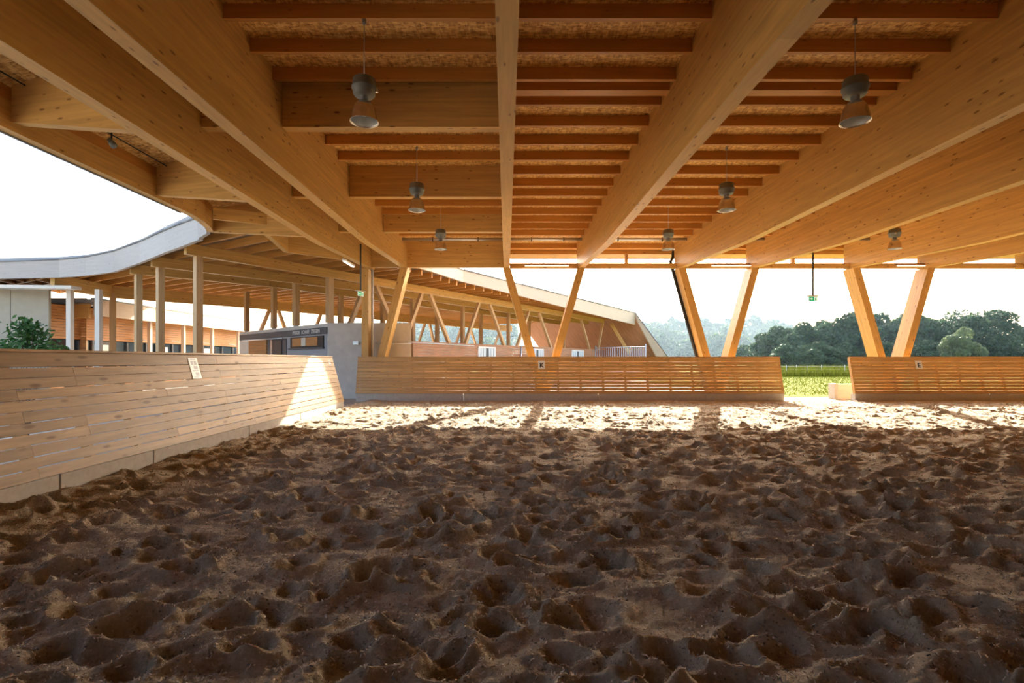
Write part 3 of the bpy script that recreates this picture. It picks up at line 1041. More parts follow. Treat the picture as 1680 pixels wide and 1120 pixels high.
# roof deck polygon in plan
R0 = Vector((-2.17, 26.0, 0))
R1v = Vector((12.3, 49.6, 0))
def right(d): return (float(np.interp(d, [20.75, 23, 26, 49.6], [-4.35, -3.3, -2.17, 12.3])), d)
def inner(d):
    x, y = right(d)
    return (x - 0.07, y + 0.03)
poly = [(-8.0, 14.75), (-7.0, 16.5), (-5.75, 17.8), (-5.75, 20.72), inner(20.78), inner(23), inner(26), inner(38), inner(49.6), (12.3 - 11.5, 49.6 + 7.1), (-10.5, 42), (-19.5, 31.0), (-23.5, 29), (-30, 29), (fb[-1].x, fb[-1].y + 0.1)]
poly += [(p.x + 0.02, p.y + 0.1) for p in reversed(fb[:-1])]
slab('roof_deck', poly, 5.45, 5.56, wood('dark_deck_boards', (0.24, 0.15, 0.085), 0.15, 0.3), st)
polyT = poly
slab('roof_top', poly, 5.57, 5.9, ROOFTOP, st)


def clip(p, dirv, poly):
    ts = []
    n = len(poly)
    for i in range(n):
        a, b = Vector(poly[i]), Vector(poly[(i + 1) % n])
        e = b - a
        den = dirv.x * e.y - dirv.y * e.x
        if abs(den) < 1e-9: continue
        t = ((a.x - p.x) * e.y - (a.y - p.y) * e.x) / den
        s = ((a.x - p.x) * dirv.y - (a.y - p.y) * dirv.x) / den
        if 0 <= s < 1: ts.append(t)
    return sorted(ts)


# rafters at right angles to the front beam
B0 = Vector((-10.4, 16.0, 0))
t_ = -2.5
while t_ < 38.0:
    p = B0 + U * t_
    ts = clip(p, Vector((NV.x, NV.y)), poly)
    for a, b in zip(ts[0::2], ts[1::2]):
        if b - a > 0.6:
            q0, q1 = p + NV * (a + 0.1), p + NV * (b - 0.1)
            bar('rafter', (q0.x, q0.y, 5.325), (q1.x, q1.y, 5.325), 0.09, 0.25, PURLIN, st)
    t_ += 0.83
# rafters of the left wing, running to the curved edge
for i in range(8):
    x = -19.6 - i * 0.95
    yb = np.interp(-x, [-p.x for p in fb], [p.y for p in fb])
    bar('rafter', (x, yb + 0.15, 5.325), (x - 1.2, 28.5, 5.325), 0.09, 0.25, PURLIN, st)


def pline_beam(pts, z0, z1, w, mat):
    p, q = Vector(pts[0]), Vector(pts[1])
    dv = (q - p).normalized()
    ts = [t for t in clip(Vector((p.x - dv.x * 3, p.y - dv.y * 3)), dv, poly)]
    s0_ = min(ts, key=lambda v: abs(v - 3)) - 3 + 0.16
    pts = [(p.x + dv.x * s0_, p.y + dv.y * s0_)] + list(pts[1:])
    for a, b in zip(pts[:-1], pts[1:]):
        bar('beam', (a[0], a[1], (z0 + z1) / 2), (b[0], b[1], (z0 + z1) / 2), w, z1 - z0, mat, st)


endB1 = lineB1(990)
pline_beam([(B0.x - 0.3, B0.y - 0.5), (endB1.x, endB1.y)], ZB, 5.2, 0.18, GLULAM)
b2a, b2b = atz(223, 434, ZB), atz(591, 477, ZB)
B2 = [(b2a.x, b2a.y), (b2b.x, b2b.y), (b2b.x + 0.617 * 24, b2b.y + 24)]
pline_beam(B2, ZB, 5.2, 0.18, GLULAM)
b3a, b3b = atz(183, 446, ZB), atz(442, 470, ZB)
B3 = [(b3a.x, b3a.y), (b3b.x, b3b.y), (b3b.x + 0.617 * 27, b3b.y + 27)]
pline_beam(B3, ZB, 5.2, 0.18, GLULAM)
B4 = [atz(49, 456, ZB), atz(181, 480, ZB), atz(394, 497, ZB), atz(600, 517, ZB)]
B4 = [(p.x, p.y) for p in B4]
B4.append((B4[-1][0] + 0.617 * 18, B4[-1][1] + 18))
pline_beam(B4, ZB - 0.25, 5.2, 0.18, GLULAM)


def online(poly, px):
    """point of a plan polyline that projects to pixel column px"""
    k = (px - VX) / F
    for a, b in zip(poly[:-1], poly[1:]):
        da, db = a[0] - k * a[1], b[0] - k * b[1]
        if da * db <= 0 and da != db:
            s = da / (da - db)
            return Vector((a[0] + (b[0] - a[0]) * s, a[1] + (b[1] - a[1]) * s, 0))
    return None


B1 = [(B0.x, B0.y), (endB1.x, endB1.y)]
def spost(line, px, zb, w=0.21, mat=POSTW, zt=ZB):
    p = online(line, px)
    if p is None: return
    bar('post', (p.x, p.y, zb), (p.x, p.y, zt), w, w, mat, st, up=(U.x, U.y, 0))
    if zb > 1: bar('post_shoe', (p.x, p.y, zb - 0.0), (p.x, p.y, zb + 0.07), w * 0.7, w * 0.7, STEEL, st, up=(U.x, U.y, 0))


spost(B1, 325, -0.05); spost(B2, 263, -0.05); spost(B3, 227, -0.05); spost(B4, 185, -0.05)
HUTZ = 3.02
spost(B1, 541, HUTZ, 0.24)
_ha, _hb = Vector((-7.18, 20.9)), Vector((-14.6, 28.3))
for px, w_ in ((398, 0.21), (442, 0.21), (478, 0.24)):
    k_ = (px - VX) / F
    da, db = _ha.x - k_ * _ha.y, _hb.x - k_ * _hb.y
    q_ = _ha + (_hb - _ha) * (da / (da - db)) + Vector((0.15, 0.15))
    bar('post', (q_.x, q_.y, 3.07), (q_.x, q_.y, 5.2), w_, w_, POSTW, st, up=(U.x, U.y, 0))
    bar('post_shoe', (q_.x, q_.y, 3.0), (q_.x, q_.y, 3.07), w_ * 0.7, w_ * 0.7, STEEL, st, up=(U.x, U.y, 0))
for px in (559, 628): spost(B3, px, HUTZ if px < 600 else 0, 0.22)
for px in (677, 759, 834, 925): spost(B2, px, 0)
for px in (717, 789, 868): spost(B3, px, 0)
STW = 2.38


def brace(line, pxt, pxb, zb, zt=ZB, w=0.17):
    a, b = online(line, pxt), online(line, pxb)
    if a is None or b is None: return
    d = (a - b).normalized()
    bar('brace', (b.x, b.y, zb), (a.x, a.y, zt), w, w, POSTW, st, up=(-d.y, d.x, 0))


brace(B1, 600, 574, HUTZ); brace(B1, 617, 646, HUTZ); brace(B1, 692, 671, HUTZ)
for a, b in ((705, 737), (786, 763), (803, 827), (868, 848), (884, 904), (953, 967), (989, 981)): brace(B1, a, b, STW)
for a, b in ((442, 425), (457, 472), (526, 513), (541, 556)): brace(B4, a, b, HUTZ, ZB - 0.25)
for a, b in ((697, 680), (705, 716), (757, 742), (772, 786), (820, 806), (835, 850), (880, 868)): brace(B4, a, b, 1.9, ZB - 0.25)

# far long side fascia (pale)
ftop = [(560, 405), (660, 421), (760, 443), (860, 466), (950, 489), (1042, 513)]
zt_ = 6.0
prev = None
rf = []
for d, zb, zt in ((20.75, 5.42, 6.0), (23, 5.42, 6.0), (26, 5.42, 6.0), (31, 5.32, 6.0), (38, 5.12, 6.0), (49.6, 4.86, 6.0)):
    x, y = right(d)
    rf.append((Vector((x, y, zb)), Vector((x, y, zt))))
for (b0, t0), (b1, t1) in zip(rf[:-1], rf[1:]):
    th = NV * 0.12
    vv = [b0, b1, b1 + th, b0 + th, t0, t1, t1 + th, t0 + th]
    M = frame(b0, b1); Mi = M.inverted()
    obj('fascia', mesh('fascia', [Mi @ Vector(q) for q in vv], BOXF, PALEW), st, M)
    tube('roof_edge', [t0 + Vector((0, 0, 0.03)), t1 + Vector((0, 0, 0.03))], 0.05, TRIM, st, 6)
# folded end running down to the ground
b0, t0 = rf[-1]
e_t = at(1119, 617, 49.6); e_b = at(1095, 617, 49.6)
p_b = at(1050, 533, 49.6); p_t = at(1042, 513, 49.6)
vv = [p_b, e_b, e_b + NV * 0.12, p_b + NV * 0.12, p_t, e_t, e_t + NV * 0.12, p_t + NV * 0.12]
M = frame(p_b, e_b, (0, 0, 1)); Mi = M.inverted()
obj('fascia', mesh('fascia', [Mi @ Vector(q) for q in vv], BOXF, PALEW), st, M)
W_ = NV * 12.5
for nm, q0, q1, q2, q3, mm in (('roof_fold', p_t - Vector((0, 0, 0.45)), e_t - Vector((0.35, 0, 0)), e_t, p_t, STALLW),):
    vv = [q0, q1, q1 + W_, q0 + W_, q3, q2, q2 + W_, q3 + W_]
    vv = [Vector(v) + NV * 0.13 for v in vv]
    M = frame(q0, q1); Mi = M.inverted()
    obj(nm, mesh(nm, [Mi @ v for v in vv], BOXF, mm), st, M)
tube('roof_edge', [p_t + Vector((0, 0, 0.03)), e_t + Vector((0, 0, 0.03))], 0.05, TRIM, st, 6)
a_, b_ = online([(B0.x, B0.y), (14, 55.5)], 1003), at(1033, 570, 48.5)
bar('brace', (a_.x, a_.y, 4.9), (b_.x, b_.y, b_.z - 0.6), 0.22, 0.3, GLULAM, st)


def cladding(name, p0, p1, z0, z1, pitch, th, mat, parent, gap=0.02, side=1):
    """horizontal boards between plan points p0 and p1, joined into one part"""
    p0, p1 = Vector((*p0, 0)), Vector((*p1, 0))
    M = frame(p0, p1)
    L = (p1 - p0).length
    bx = []
    z = z0
    r = random.Random(int(abs(p0.x * 13) + 5))
    while z + pitch * 0.5 < z1:
        x = -L / 2
        while x < L / 2 - 0.01:
            ln = min(r.uniform(2.5, 4.5), L / 2 - x)
            o = r.uniform(0, 0.006)
            bx.append(bverts(x, x + ln - 0.004, -th / 2 + o, th / 2 + o, z, min(z + pitch - gap, z1)))
            x += ln
        z += pitch
    o = many(name, bx, mat, parent, M)
    o['kind'] = 'stuff'
    return o


# stall wall under the front beam
sw = empty('stall_wall', (1.5, 35, 0), 'low brown board wall of the horse stalls under the zigzag posts', 'wall')
s0, s1 = lineB1(676), lineB1(976)
off = -NV * 0.05
cladding('boarding', ((s0 + off).x, (s0 + off).y), ((s1 + off).x, (s1 + off).y), 0.0, STW, 0.14, 0.05, STALLW, sw, 0.012)
bar('coping', (s0.x, s0.y, STW + 0.02), (s1.x, s1.y, STW + 0.02), 0.14, 0.05, STALLW, sw)
for px0, px1, l in ((782, 810, ''), (868, 889, ''), (936, 955, '')):
    a, b = lineB1(px0), lineB1(px1)
    o = -NV * 0.11
    a, b = a + o, b + o
    wdw = bar('window', (a.x, a.y, 1.65), (b.x, b.y, 1.65), 0.04, 1.1, DARKG, sw)
    e = (b - a)
    bar('frame_top', (a.x, a.y, 2.24), (b.x, b.y, 2.24), 0.09, 0.09, WHITE, wdw)
    for q in (a, b):
        bar('frame_side', (q.x, q.y, 1.1), (q.x, q.y, 2.2), 0.07, 0.06, WHITE, wdw, up=(U.x, U.y, 0))
    n = 7
    for k in range(n):
        if k == 3: continue
        q = a + e * ((k + 0.5) / n) - NV * 0.03
        lean = (k - 3) * 0.03
        bar('curtain_strip', (q.x + lean * U.x, q.y + lean * U.y, 1.15), (q.x, q.y, 2.19), e.length / n * 0.86, 0.012, CURT, wdw, up=(-NV.x, -NV.y, 0))
q0, q1 = lineB1(640) - NV * 0.35, lineB1(770) - NV * 0.35
tube('pipe_rail', [(q0.x, q0.y, 2.36), (q1.x, q1.y, 2.30)], 0.03, GALV, sw, 8)
for px in (852, 873):
    q = lineB1(px) - NV * 0.14
    tube('door_post', [(q.x, q.y, 0), (q.x, q.y, 2.42)], 0.04, GALV, sw, 8)
# inner partition behind, keeps the stable dark
cladding('boarding', (0.5, 37.5), (6.0, 46.5), 0.0, 2.0, 0.14, 0.05, STALLW, sw, 0.0)

mr = empty('metal_railing', (9.6, 43, 0), 'grey steel bar railing at the right end of the stall wall', 'railing')
xa, xb = (977 - VX) * 44 / F, (1059 - VX) * 44 / F
tube('rail', [(xa, 44, 2.55), (xb, 44, 2.62)], 0.03, GALV, mr, 8)
tube('rail', [(xa, 44, 0.5), (xb, 44, 0.5)], 0.03, GALV, mr, 8)
for k in range(1, 27):
    x = xa + (xb - xa) * k / 27
    tube('bar', [(x, 44, 0.5), (x, 44, 2.55 + 0.07 * k / 27)], 0.022, GALV, mr, 6)
for x, z in ((xa, 2.7), (xb, 2.85)): tube('end_post', [(x, 44, -0.06), (x, 44, z)], 0.05, GALV, mr, 8)

# ------------------------------------------------------------------ concrete hut with the lettered band
hut = empty('concrete_hut', (-8, 24, 0), 'grey concrete hut with dark lettered band under the stable roof', 'building')
HA, HB = Vector((-7.18, 20.9, 0)), Vector((-14.6, 28.3, 0))
slab('walls', [(-7.18, 20.9), (-3.84, 20.9), (-4.75, 25.6), (-9, 32), (-14.6, 28.3)], -0.06, 3.0, CONCRETE, hut)
HU = (HB - HA).normalized()
HN = Vector((-HU.y, HU.x, 0))
if HN.y > 0: HN = -HN                              # outward, to the viewer's left
def hface(px, off=0.0):
    k = (px - VX) / F
    s = (HA.x - k * HA.y) / ((HA.x - k * HA.y) - (HB.x - k * HB.y))
    return HA + (HB - HA) * s + HN * off
def hpanel(name, px0, px1, z0, z1, th, mat, parent=hut, off=0.0):
    a, b = hface(px0, off + th / 2), hface(px1, off + th / 2)
    return bar(name, (a.x, a.y, (z0 + z1) / 2), (b.x, b.y, (z0 + z1) / 2), th, z1 - z0, mat, parent)
bd = hpanel('lettered_band', 537.5, 394, 2.56, 2.84, 0.05, DARKG)
a, b = hface(527, 0.06), hface(482, 0.06)
Lw = (a - b).length
c = (a + b) / 2
M = Matrix(((-HU.x, 0, HN.x, c.x), (-HU.y, 0, HN.y, c.y), (0, 1, 0, 2.70), (0, 0, 0, 1)))
LETG = plain('letter_grey', (0.62, 0.62, 0.60), 0.5)
words = [('PFERDE', 0.0, 0.285), ('SCHAFE', 0.345, 0.635), ('ZIEGEN', 0.695, 1.0)]
for wd, f0, f1 in words:
    lt = lettering('word', wd, 0.22, LETG, bd, M @ Matrix.Translation((Lw * ((f0 + f1) / 2 - 0.5), 0, 0)))
    xs = [v.co.x for v in lt.data.vertices]
    lt.matrix_basis = lt.matrix_basis @ Matrix.Diagonal((Lw * (f1 - f0) / (max(xs) - min(xs)), 0.95, 1, 1))
hpanel('grey_panel', 537, 472, 0.0, 2.55, 0.03, GREYW)
w = hpanel('window', 533, 479, 2.02, 2.50, 0.05, BLACK, off=0.03)
hpanel('pane', 524, 482.5, 2.1, 2.46, 0.012, LARCH, w, 0.08)
hpanel('mullion', 505, 498, 2.1, 2.46, 0.02, PALEPOST, w, 0.09)
hpanel('sill', 534, 477, 1.97, 2.03, 0.10, DARKG, w, 0.03)
dr = hpanel('door', 471, 440, 0.0, 2.5, 0.04, DARKG)
hpanel('door_leaf', 464, 447.5, 0.05, 2.42, 0.02, plain('door_charcoal', (0.05, 0.05, 0.055), 0.4), dr, 0.05)
hpanel('jamb', 449, 446, 0.0, 2.5, 0.03, GALV, dr, 0.05)
cl0, cl1 = hface(439, 0.03), hface(409.5, 0.03)
cladding('cladding', (cl0.x, cl0.y), (cl1.x, cl1.y), 0.0, 2.5, 0.15, 0.04, LARCH, hut, 0.012)
q0, q1 = hface(472, 0.25), hface(406, 0.25)
tube('sliding_rail', [(q0.x, q0.y, 2.5), (q1.x, q1.y, 2.5)], 0.03, GALV, hut, 8)
tube('pipe', [at(582, 562, 20.8), at(675, 563.5, 20.8)], 0.022, GALV, hut, 8)
boxo('socket_box', -6.16, -5.95, 20.78, 20.9, 2.12, 2.26, GALV, hut)

# ------------------------------------------------------------------ far barn across the courtyard
fbn = empty('timber_barn', (-22, 38, 0), 'long larch-clad barn with pale fascia and dark window strip across the courtyard', 'barn')
XF = -20.3
boxo('core', -30, -21.45, 23.5, 66, -0.05, 4.2, DARKG, fbn, 'y')
cladding('cladding', (-21.2, 23.6), (-21.2, 66), 2.52, 4.2, 0.135, 0.05, LARCH, fbn, 0.012)
cladding('cladding', (-21.2, 23.6), (-21.2, 66), 0.0, 1.15, 0.135, 0.05, LARCH, fbn, 0.012)
boxo('roof', -31, XF - 0.12, 25.6, 66, 4.25, 4.5, ROOFTOP, fbn, 'y')
for y0, y1 in ((25.6, 33), (33, 40), (40, 48), (48, 66)):
    boxo('fascia', XF - 0.12, XF, y0, y1 - 0.01, 3.70, 4.50, PALEW, fbn, 'y')
boxo('roof_edge', XF - 0.2, XF + 0.03, 25.55, 66, 4.50, 4.57, TRIM, fbn, 'y')
for px in (246, 301, 348, 391, 429, 460):
    d = 850 * 20.6 / (VX - px)
    boxo('post', -20.7, -20.52, d - 0.09, d + 0.09, 0, 3.75, PALEW, fbn, 'z')
    z = 2.62
    bar('wall_lamp', (-21.1, d - 0.4, z + 0.1), (-20.75, d, z), 0.05, 0.05, WHITE, fbn)
# window strip with mullions
yy = 24.2
k = 0
while yy < 62:
    wln = 2.3
    w = boxo('window', -21.35, -21.28, yy, yy + wln, 1.2, 2.48, GLASS, fbn, 'y')
    boxo('mullion', -21.27, -21.2, yy + wln * 0.62, yy + wln * 0.62 + 0.09, 1.2, 2.48, DARKG, w, 'z')
    boxo('mullion', -21.27, -21.18, yy + wln, yy + wln + 0.12, 1.15, 2.5, DARKG, w, 'z')
    if k % 2 == 1:
        boxo('blind', -21.27, -21.24, yy + 0.1, yy + wln * 0.45, 1.2, 2.3, WHITE, w, 'y')
    yy += wln + 0.12
    k += 1
t = tag(boxo('orange_gable_panel', -21.9, -20.45, 25.35, 25.5, 3.55, 4.25, wood('orange_panel', (0.62, 0.32, 0.09), 0.05, 0.1)), 'plain orange timber gable panel at the barn corner between pale posts', 'panel')
# wall with a door, left of the barn
sd = empty('barn_end_wall', (-22, 26.5, 0), 'larch-clad end wall with pale door frame left of the pale posts', 'wall')
cladding('cladding', (-25, 25.8), (-20.9, 25.8), 0.0, 4.6, 0.135, 0.05, LARCH, sd, 0.012)
boxo('vent_slot', -23.9, -21.9, 25.73, 25.78, 3.55, 3.66, BLACK, sd)
boxo('door', -23.5, -22.3, 25.72, 25.76, 0, 2.2, wood('door_wood', (0.62, 0.33, 0.12), 0.06, 0.1), sd)
boxo('door_frame', -22.3, -22.18, 25.70, 25.78, 0, 2.3, WHITE, sd, 'z')
boxo('door_frame', -23.5, -22.18, 25.70, 25.78, 2.2, 2.3, WHITE, sd)

# pale panel building under the curved fascia at the far left
pb = empty('panel_building', (-23, 24, 0), 'beige panel building at the left edge behind the shrub', 'building')
x1 = (80 - VX) * 23.3 / F
xj = (17.5 - VX) * 23.3 / F
boxo('wall_panel', xj + 0.012, x1, 23.3, 23.42, -0.05, 4.75, PANELC, pb)
boxo('wall_panel', -27.5, xj - 0.012, 23.3, 23.42, -0.05, 4.75, PANELC, pb)
boxo('core', -27.4, x1 - 0.35, 23.43, 23.6, -0.05, 4.7, BLACK, pb)
bar('top_plate', (-28, 23.1, 4.83), (-18.6, 22.4, 4.62), 0.5, 0.14, PALEPOST, pb)
for px, d, l in ((162, 22.4, 'pale upright post in front of the orange panel, right one'), (115, 22.9, 'pale upright post beside the larch wall, left one')):
    x = (px - VX) * d / F
    tag(boxo('pale_post', x - 0.1, x + 0.1, d - 0.1, d + 0.1, -0.05, 4.55 + (0.05 if px < 150 else 0), PALEPOST, None, 'z'), l, 'post', 'pale courtyard posts')


# ------------------------------------------------------------------ plants
def leaf_quads(P, Nrm, size, rng, aspect=0.55):
    """small folded leaf cards at P, roughly facing Nrm"""
    n = len(P)
    a = rng.normal(size=(n, 3))
    a -= (a * Nrm).sum(1, keepdims=True) * Nrm * 0.7
    a /= np.linalg.norm(a, axis=1, keepdims=True) + 1e-9
    b = np.cross(Nrm, a); b /= np.linalg.norm(b, axis=1, keepdims=True) + 1e-9
    s = size * rng.uniform(0.6, 1.35, (n, 1))
    V = np.stack([P - a * s, P + b * s * aspect, P + a * s, P - b * s * aspect], axis=1).reshape(-1, 3)
    Q = np.arange(4 * n).reshape(n, 4)
    return V, Q


def crown(name, rx, rz, nblob, nleaf, size, mat, seed, flat=0.0):
    rng = np.random.default_rng(seed)
    c = rng.normal(size=(nblob, 3)); c /= np.linalg.norm(c, axis=1, keepdims=True)
    c *= rng.uniform(0.25, 0.85, (nblob, 1)) ** 0.6
    c[:, 2] = c[:, 2] * 0.9 + flat
    br = rng.uniform(0.22, 0.42, nblob)
    k = rng.integers(0, nblob, nleaf)
    n = rng.normal(size=(nleaf, 3)); n /= np.linalg.norm(n, axis=1, keepdims=True)
    n[:, 2] = np.abs(n[:, 2]) * np.where(rng.random(nleaf) < 0.75, 1, -1)
    r = br[k][:, None] * rng.uniform(0.55, 1.05, (nleaf, 1)) ** 0.4
    P = c[k] + n * r
    P *= np.array([rx, rx, rz])
    nn = n + rng.normal(scale=0.6, size=(nleaf, 3)); nn /= np.linalg.norm(nn, axis=1, keepdims=True)
    V, Q = leaf_quads(P, nn, size, rng, 0.8)
    return np_mesh(name, V, Q, mat, False)


def trunk_mesh(h, r, seed, branches=6, spread=1.0):
    rnd = random.Random(seed)
    v, f = [], []
    def limb(pts, r0, r1, seg=6):
        o = len(v)
        for i, p in enumerate(pts):
            rr = r0 + (r1 - r0) * i / (len(pts) - 1)
            for k in range(seg):
                an = 2 * math.pi * k / seg
                v.append((p[0] + rr * math.cos(an), p[1] + rr * math.sin(an), p[2]))
        for i in range(len(pts) - 1):
            for k in range(seg):
                k2 = (k + 1) % seg
                f.append((o + i * seg + k, o + i * seg + k2, o + (i + 1) * seg + k2, o + (i + 1) * seg + k))
    limb([(0, 0, 0), (0.1 * r, 0, h * 0.4), (0.3 * r, 0.1, h * 0.75), (0.1, 0, h)], r, r * 0.25)
    for b in range(branches):
        z = h * rnd.uniform(0.3, 0.75); an = rnd.uniform(0, 6.28); L = h * rnd.uniform(0.25, 0.45) * spread
        limb([(0, 0, z), (L * 0.5 * math.cos(an), L * 0.5 * math.sin(an), z + L * 0.35), (L * math.cos(an), L * math.sin(an), z + L * 0.8)], r * 0.4, r * 0.08, 5)
    return mesh('trunk', v, f, BARK, True)


crowns_hedge = [crown('foliage', 1, 1, 40, 13000, 0.062, LEAFD, 100 + i) for i in range(4)]
crown_big = crown('foliage', 1, 1, 52, 15000, 0.036, LEAFD, 222)
crown_pale = crown('foliage', 1, 1, 34, 11000, 0.055, LEAFY, 333)
crowns_hill = [crown('foliage', 1, 1, 26, 4500, 0.085, LEAFH, 400 + i) for i in range(4)]
trunks = [trunk_mesh(1.0, 0.035, 50 + i) for i in range(3)]


def tree(px, ytop, d, wpx, cm, label, seed, low=0.16, group='hedgerow trees beyond the meadow'):
    rnd = random.Random(seed)
    x = (px - VX) * d / F
    h = EYE + (VY - ytop) * d / F
    w = wpx * d / F / 2
    t = empty('tree', (x, d, -0.1), label, 'tree', group)
    cz = h * (1 + low) / 2; rz = h * (1 - low) / 2
    R = Matrix.Rotation(rnd.uniform(0, 6.28), 4, 'Z')
    obj('foliage', cm, t, Matrix.Translation((x, d, cz - 0.1)) @ R @ Matrix.Diagonal((w, w, rz, 1)))
    obj('trunk', trunks[seed % 3], t, Matrix.Translation((x, d, -0.1)) @ R @ Matrix.Diagonal((h * 0.85, h * 0.85, h * 0.85, 1)))
    return t


HT = [(1272, 545, 84, 70, 0, 'rounded dark tree where the hedgerow begins, right of the middle support'),
      (1318, 538, 80, 78, 1, 'dark hedgerow tree directly below the hanging exit sign'),
      (1356, 528, 82, 74, 2, 'dark hedgerow tree just right below the exit sign'),
      (1398, 520, 80, 84, 3, 'tall dark hedgerow tree behind the left leg of the E support'),
      (1452, 524, 83, 80, 0, 'dark hedgerow tree seen between the two legs of the E support'),
      (1492, 522, 81, 84, 1, 'dark hedgerow tree behind the right leg of the E support'),
      (1536, 528, 84, 84, 2, 'dark hedgerow tree right of the E support'),
      (1662, 548, 86, 70, 3, 'dark tree at the right edge of the picture beside the tall one'),
      (1240, 566, 92, 60, 2, 'low bush-like tree left of the dark hedgerow, behind the white leg'),
      (1700, 540, 82, 80, 1, 'dark tree cut by the right edge of the picture')]
for i, (px, yt, d, w, k, l) in enumerate(HT):
    tree(px, yt - 6, d, w, crowns_hedge[k], l, 10 + i, 0.0)
for i, (px, yt, d, w, l) in enumerate([(1296, 566, 76, 60, 'low dark shrubby tree at the left end of the hedgerow'), (1340, 562, 74, 70, 'low dark shrubby tree in front of the hedgerow above the gap'),
                                       (1384, 560, 75, 64, 'low dark shrubby tree just left of the fence with the E'), (1430, 560, 75, 70, 'low shrubby tree seen low between the E support legs'),
                                       (1520, 560, 75, 74, 'low shrubby tree right of the E support foot'), (1650, 566, 76, 70, 'low shrubby tree under the tall tree')]):
    tree(px, yt, d, w, crowns_hedge[i % 4], l, 60 + i, -0.1)
tree(1606, 501, 78, 120, crown_big, 'tallest spreading tree with sky showing through its crown, at right', 31, 0.12)
tree(1582, 540, 70, 62, crown_pale, 'pale green rounded tree in front of the tallest tree', 32, 0.0)

# wooded hill far behind
hv = []
hx = np.linspace(-260, 520, 60); hy = np.linspace(200, 560, 14)
HXg, HYg = np.meshgrid(hx, hy)
def hill(x, y):
    base = np.clip((y - 210) / 130, 0, 1)
    base = base * base * (3 - 2 * base)
    prof = np.interp(x, [-260, 0, 60, 110, 180, 260, 520], [24, 24, 22, 18, 10, 7, 7])
    return base * prof * (1 + 0.12 * np.sin(x * 0.05) + 0.06 * np.sin(x * 0.13 + 1)) - 0.3
HZ = hill(HXg, HYg)
Vh = np.stack([HXg, HYg, HZ], -1).reshape(-1, 3)
ih = np.arange(60 * 14).reshape(14, 60)
Qh = np.stack([ih[:-1, :-1], ih[:-1, 1:], ih[1:, 1:], ih[1:, :-1]], -1).reshape(-1, 4)
tag(obj('ground_hill', np_mesh('ground_hill', Vh, Qh, plain('hill_floor', (0.05, 0.08, 0.04), 0.95, noise=0.3, nscale=0.2))), 'low wooded hill far behind the meadow', kind='structure')
rh = random.Random(5)
rows_ = [(222, 10.0), (262, 11), (310, 12)]
for yrow, hh in rows_:
    x0, x1 = (640 - VX) * yrow / F, (1330 - VX) * yrow / F
    if yrow > 260: x1 = (1400 - VX) * yrow / F
    x = x0
    while x < x1:
        yy = yrow + rh.uniform(-9, 9)
        px = VX + F * x / yy
        h = hh * rh.uniform(0.75, 1.25)
        w = rh.uniform(5.0, 8.0)
        if 660 < px < 838 or 1035 < px < 1300:
            z = float(hill(x, yy))
            t = empty('hill_tree', (x, yy, z), 'hazy tree on the distant hillside seen through the open stable' if px < 840 else 'hazy green tree on the distant hillside between stable end and hedgerow', 'tree', 'hillside trees through the stable' if px < 840 else 'hillside trees')
            R = Matrix.Rotation(rh.uniform(0, 6.28), 4, 'Z')
            obj('foliage', crowns_hill[rh.randrange(4)], t, Matrix.Translation((x, yy, z + h * 0.5)) @ R @ Matrix.Diagonal((w, w, h * 0.55, 1)))
        x += rh.uniform(6.5, 10.5)

# leafy shrub behind the left fence
rng = np.random.default_rng(8)
sb = empty('leafy_shrub', (-8.4, 9.0, -0.05), 'green leafy shrub behind the left fence against the beige wall', 'shrub')
tips = []
for px, py, in ((45, 532), (30, 545), (62, 545), (22, 560), (72, 552), (50, 556), (8, 566), (38, 568), (74, 572), (60, 570), (12, 572), (86, 571), (35, 538), (54, 540)):
    d = 9.0 + rng.uniform(-0.35, 0.35)
    tips.append(at(px, py, d))
P = []
for i, p in enumerate(tips):
    base = Vector((-8.4 + rng.uniform(-0.1, 0.1), 9.0, -0.05))
    mid_ = base.lerp(p, 0.55) + Vector((0, 0, 0.12))
    tube('stem', [base, mid_, p], 0.012, BARK, sb, 5, 0.004)
    n = 58
    for k in range(n):
        P.append((p.x + rng.normal(0, 0.075), p.y + rng.normal(0, 0.09), p.z + rng.normal(0, 0.05)))
P = np.array(P)
nn = rng.normal(size=P.shape) * 0.6 + np.array([0.1, -0.3, 0.8]); nn /= np.linalg.norm(nn, axis=1, keepdims=True)
Vq, Qq = leaf_quads(P, nn, 0.052, rng, 0.45)
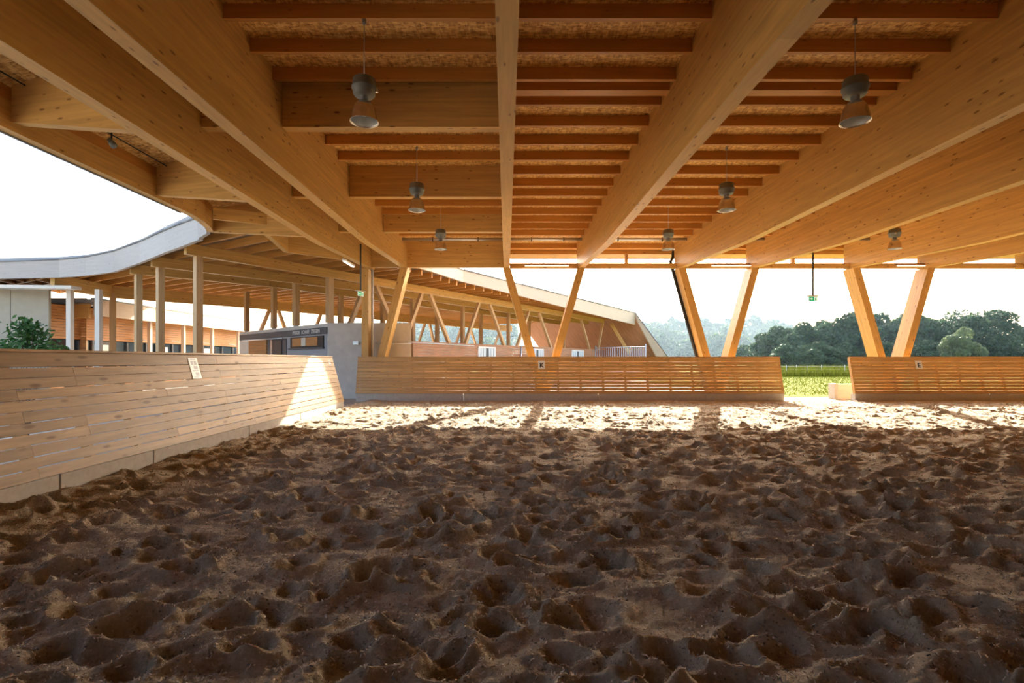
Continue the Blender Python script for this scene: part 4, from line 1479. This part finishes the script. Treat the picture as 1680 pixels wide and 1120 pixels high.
tag(obj('leaves', np_mesh('leaves', Vq, Qq, LEAFS, False), sb), kind='stuff')

# meadow: weeds at the wire fence and short grass by the gap
def blades(name, n, xr, yr, hr, w, label, seed):
    r = np.random.default_rng(seed)
    x = r.uniform(*xr, n); y = r.uniform(*yr, n); h = r.uniform(*hr, n)
    a = r.uniform(0, 6.28, n)
    lx, ly = r.normal(0, 0.25, n) * h, r.normal(0, 0.25, n) * h
    dx, dy = np.cos(a) * w, np.sin(a) * w
    z0 = np.full(n, -0.06)
    V = np.stack([np.stack([x - dx, y - dy, z0], -1), np.stack([x + dx, y + dy, z0], -1), np.stack([x + lx, y + ly, z0 + h], -1)], 1).reshape(-1, 3)
    Q = np.arange(3 * n).reshape(n, 3)
    o = obj(name, np_mesh(name, V, Q, BLADE, False))
    return tag(o, label, 'grass', kind='stuff')


blades('tall_weeds', 9000, (22, 48), (47, 54), (0.4, 1.25), 0.03, 'tall pale weeds along the wire fence at the meadow edge', 1)
blades('meadow_grass', 26000, (10.5, 40), (22.0, 48), (0.05, 0.16), 0.02, 'short green meadow grass beyond the fence gap', 2)
wf = empty('wire_fence', (30, 50, 0), 'thin wire fence with white posts along the meadow edge', 'fence')
for i, px in enumerate((1290, 1307, 1324, 1348, 1386, 1410)):
    x = (px - VX) * 49 / F
    tube('fence_post', [(x, 49, -0.06), (x, 49, 1.05 if i != 2 else 0.95)], 0.028, WHITE, wf, 6)
for z in (0.35, 0.62, 0.9):
    tube('wire', [((1270 - VX) * 49 / F, 49, z), ((1420 - VX) * 49 / F, 49, z)], 0.008, WHITE, wf, 5)

# thin blue haze lying over the meadow and the woods
hz = N('meadow_haze')
hz.t.nodes.remove(hz.b)
vs_ = hz.n('ShaderNodeVolumeScatter', Density=0.00075, Anisotropy=0.2)
vs_.inputs['Color'].default_value = (0.62, 0.84, 1.0, 1)
hz.l(vs_.outputs[0], hz.out.inputs['Volume'])
tag(boxo('haze', -160, 420, 56.5, 420, 0.0, 42, hz.m), 'thin bluish haze over the meadow and woods', 'haze', kind='stuff')
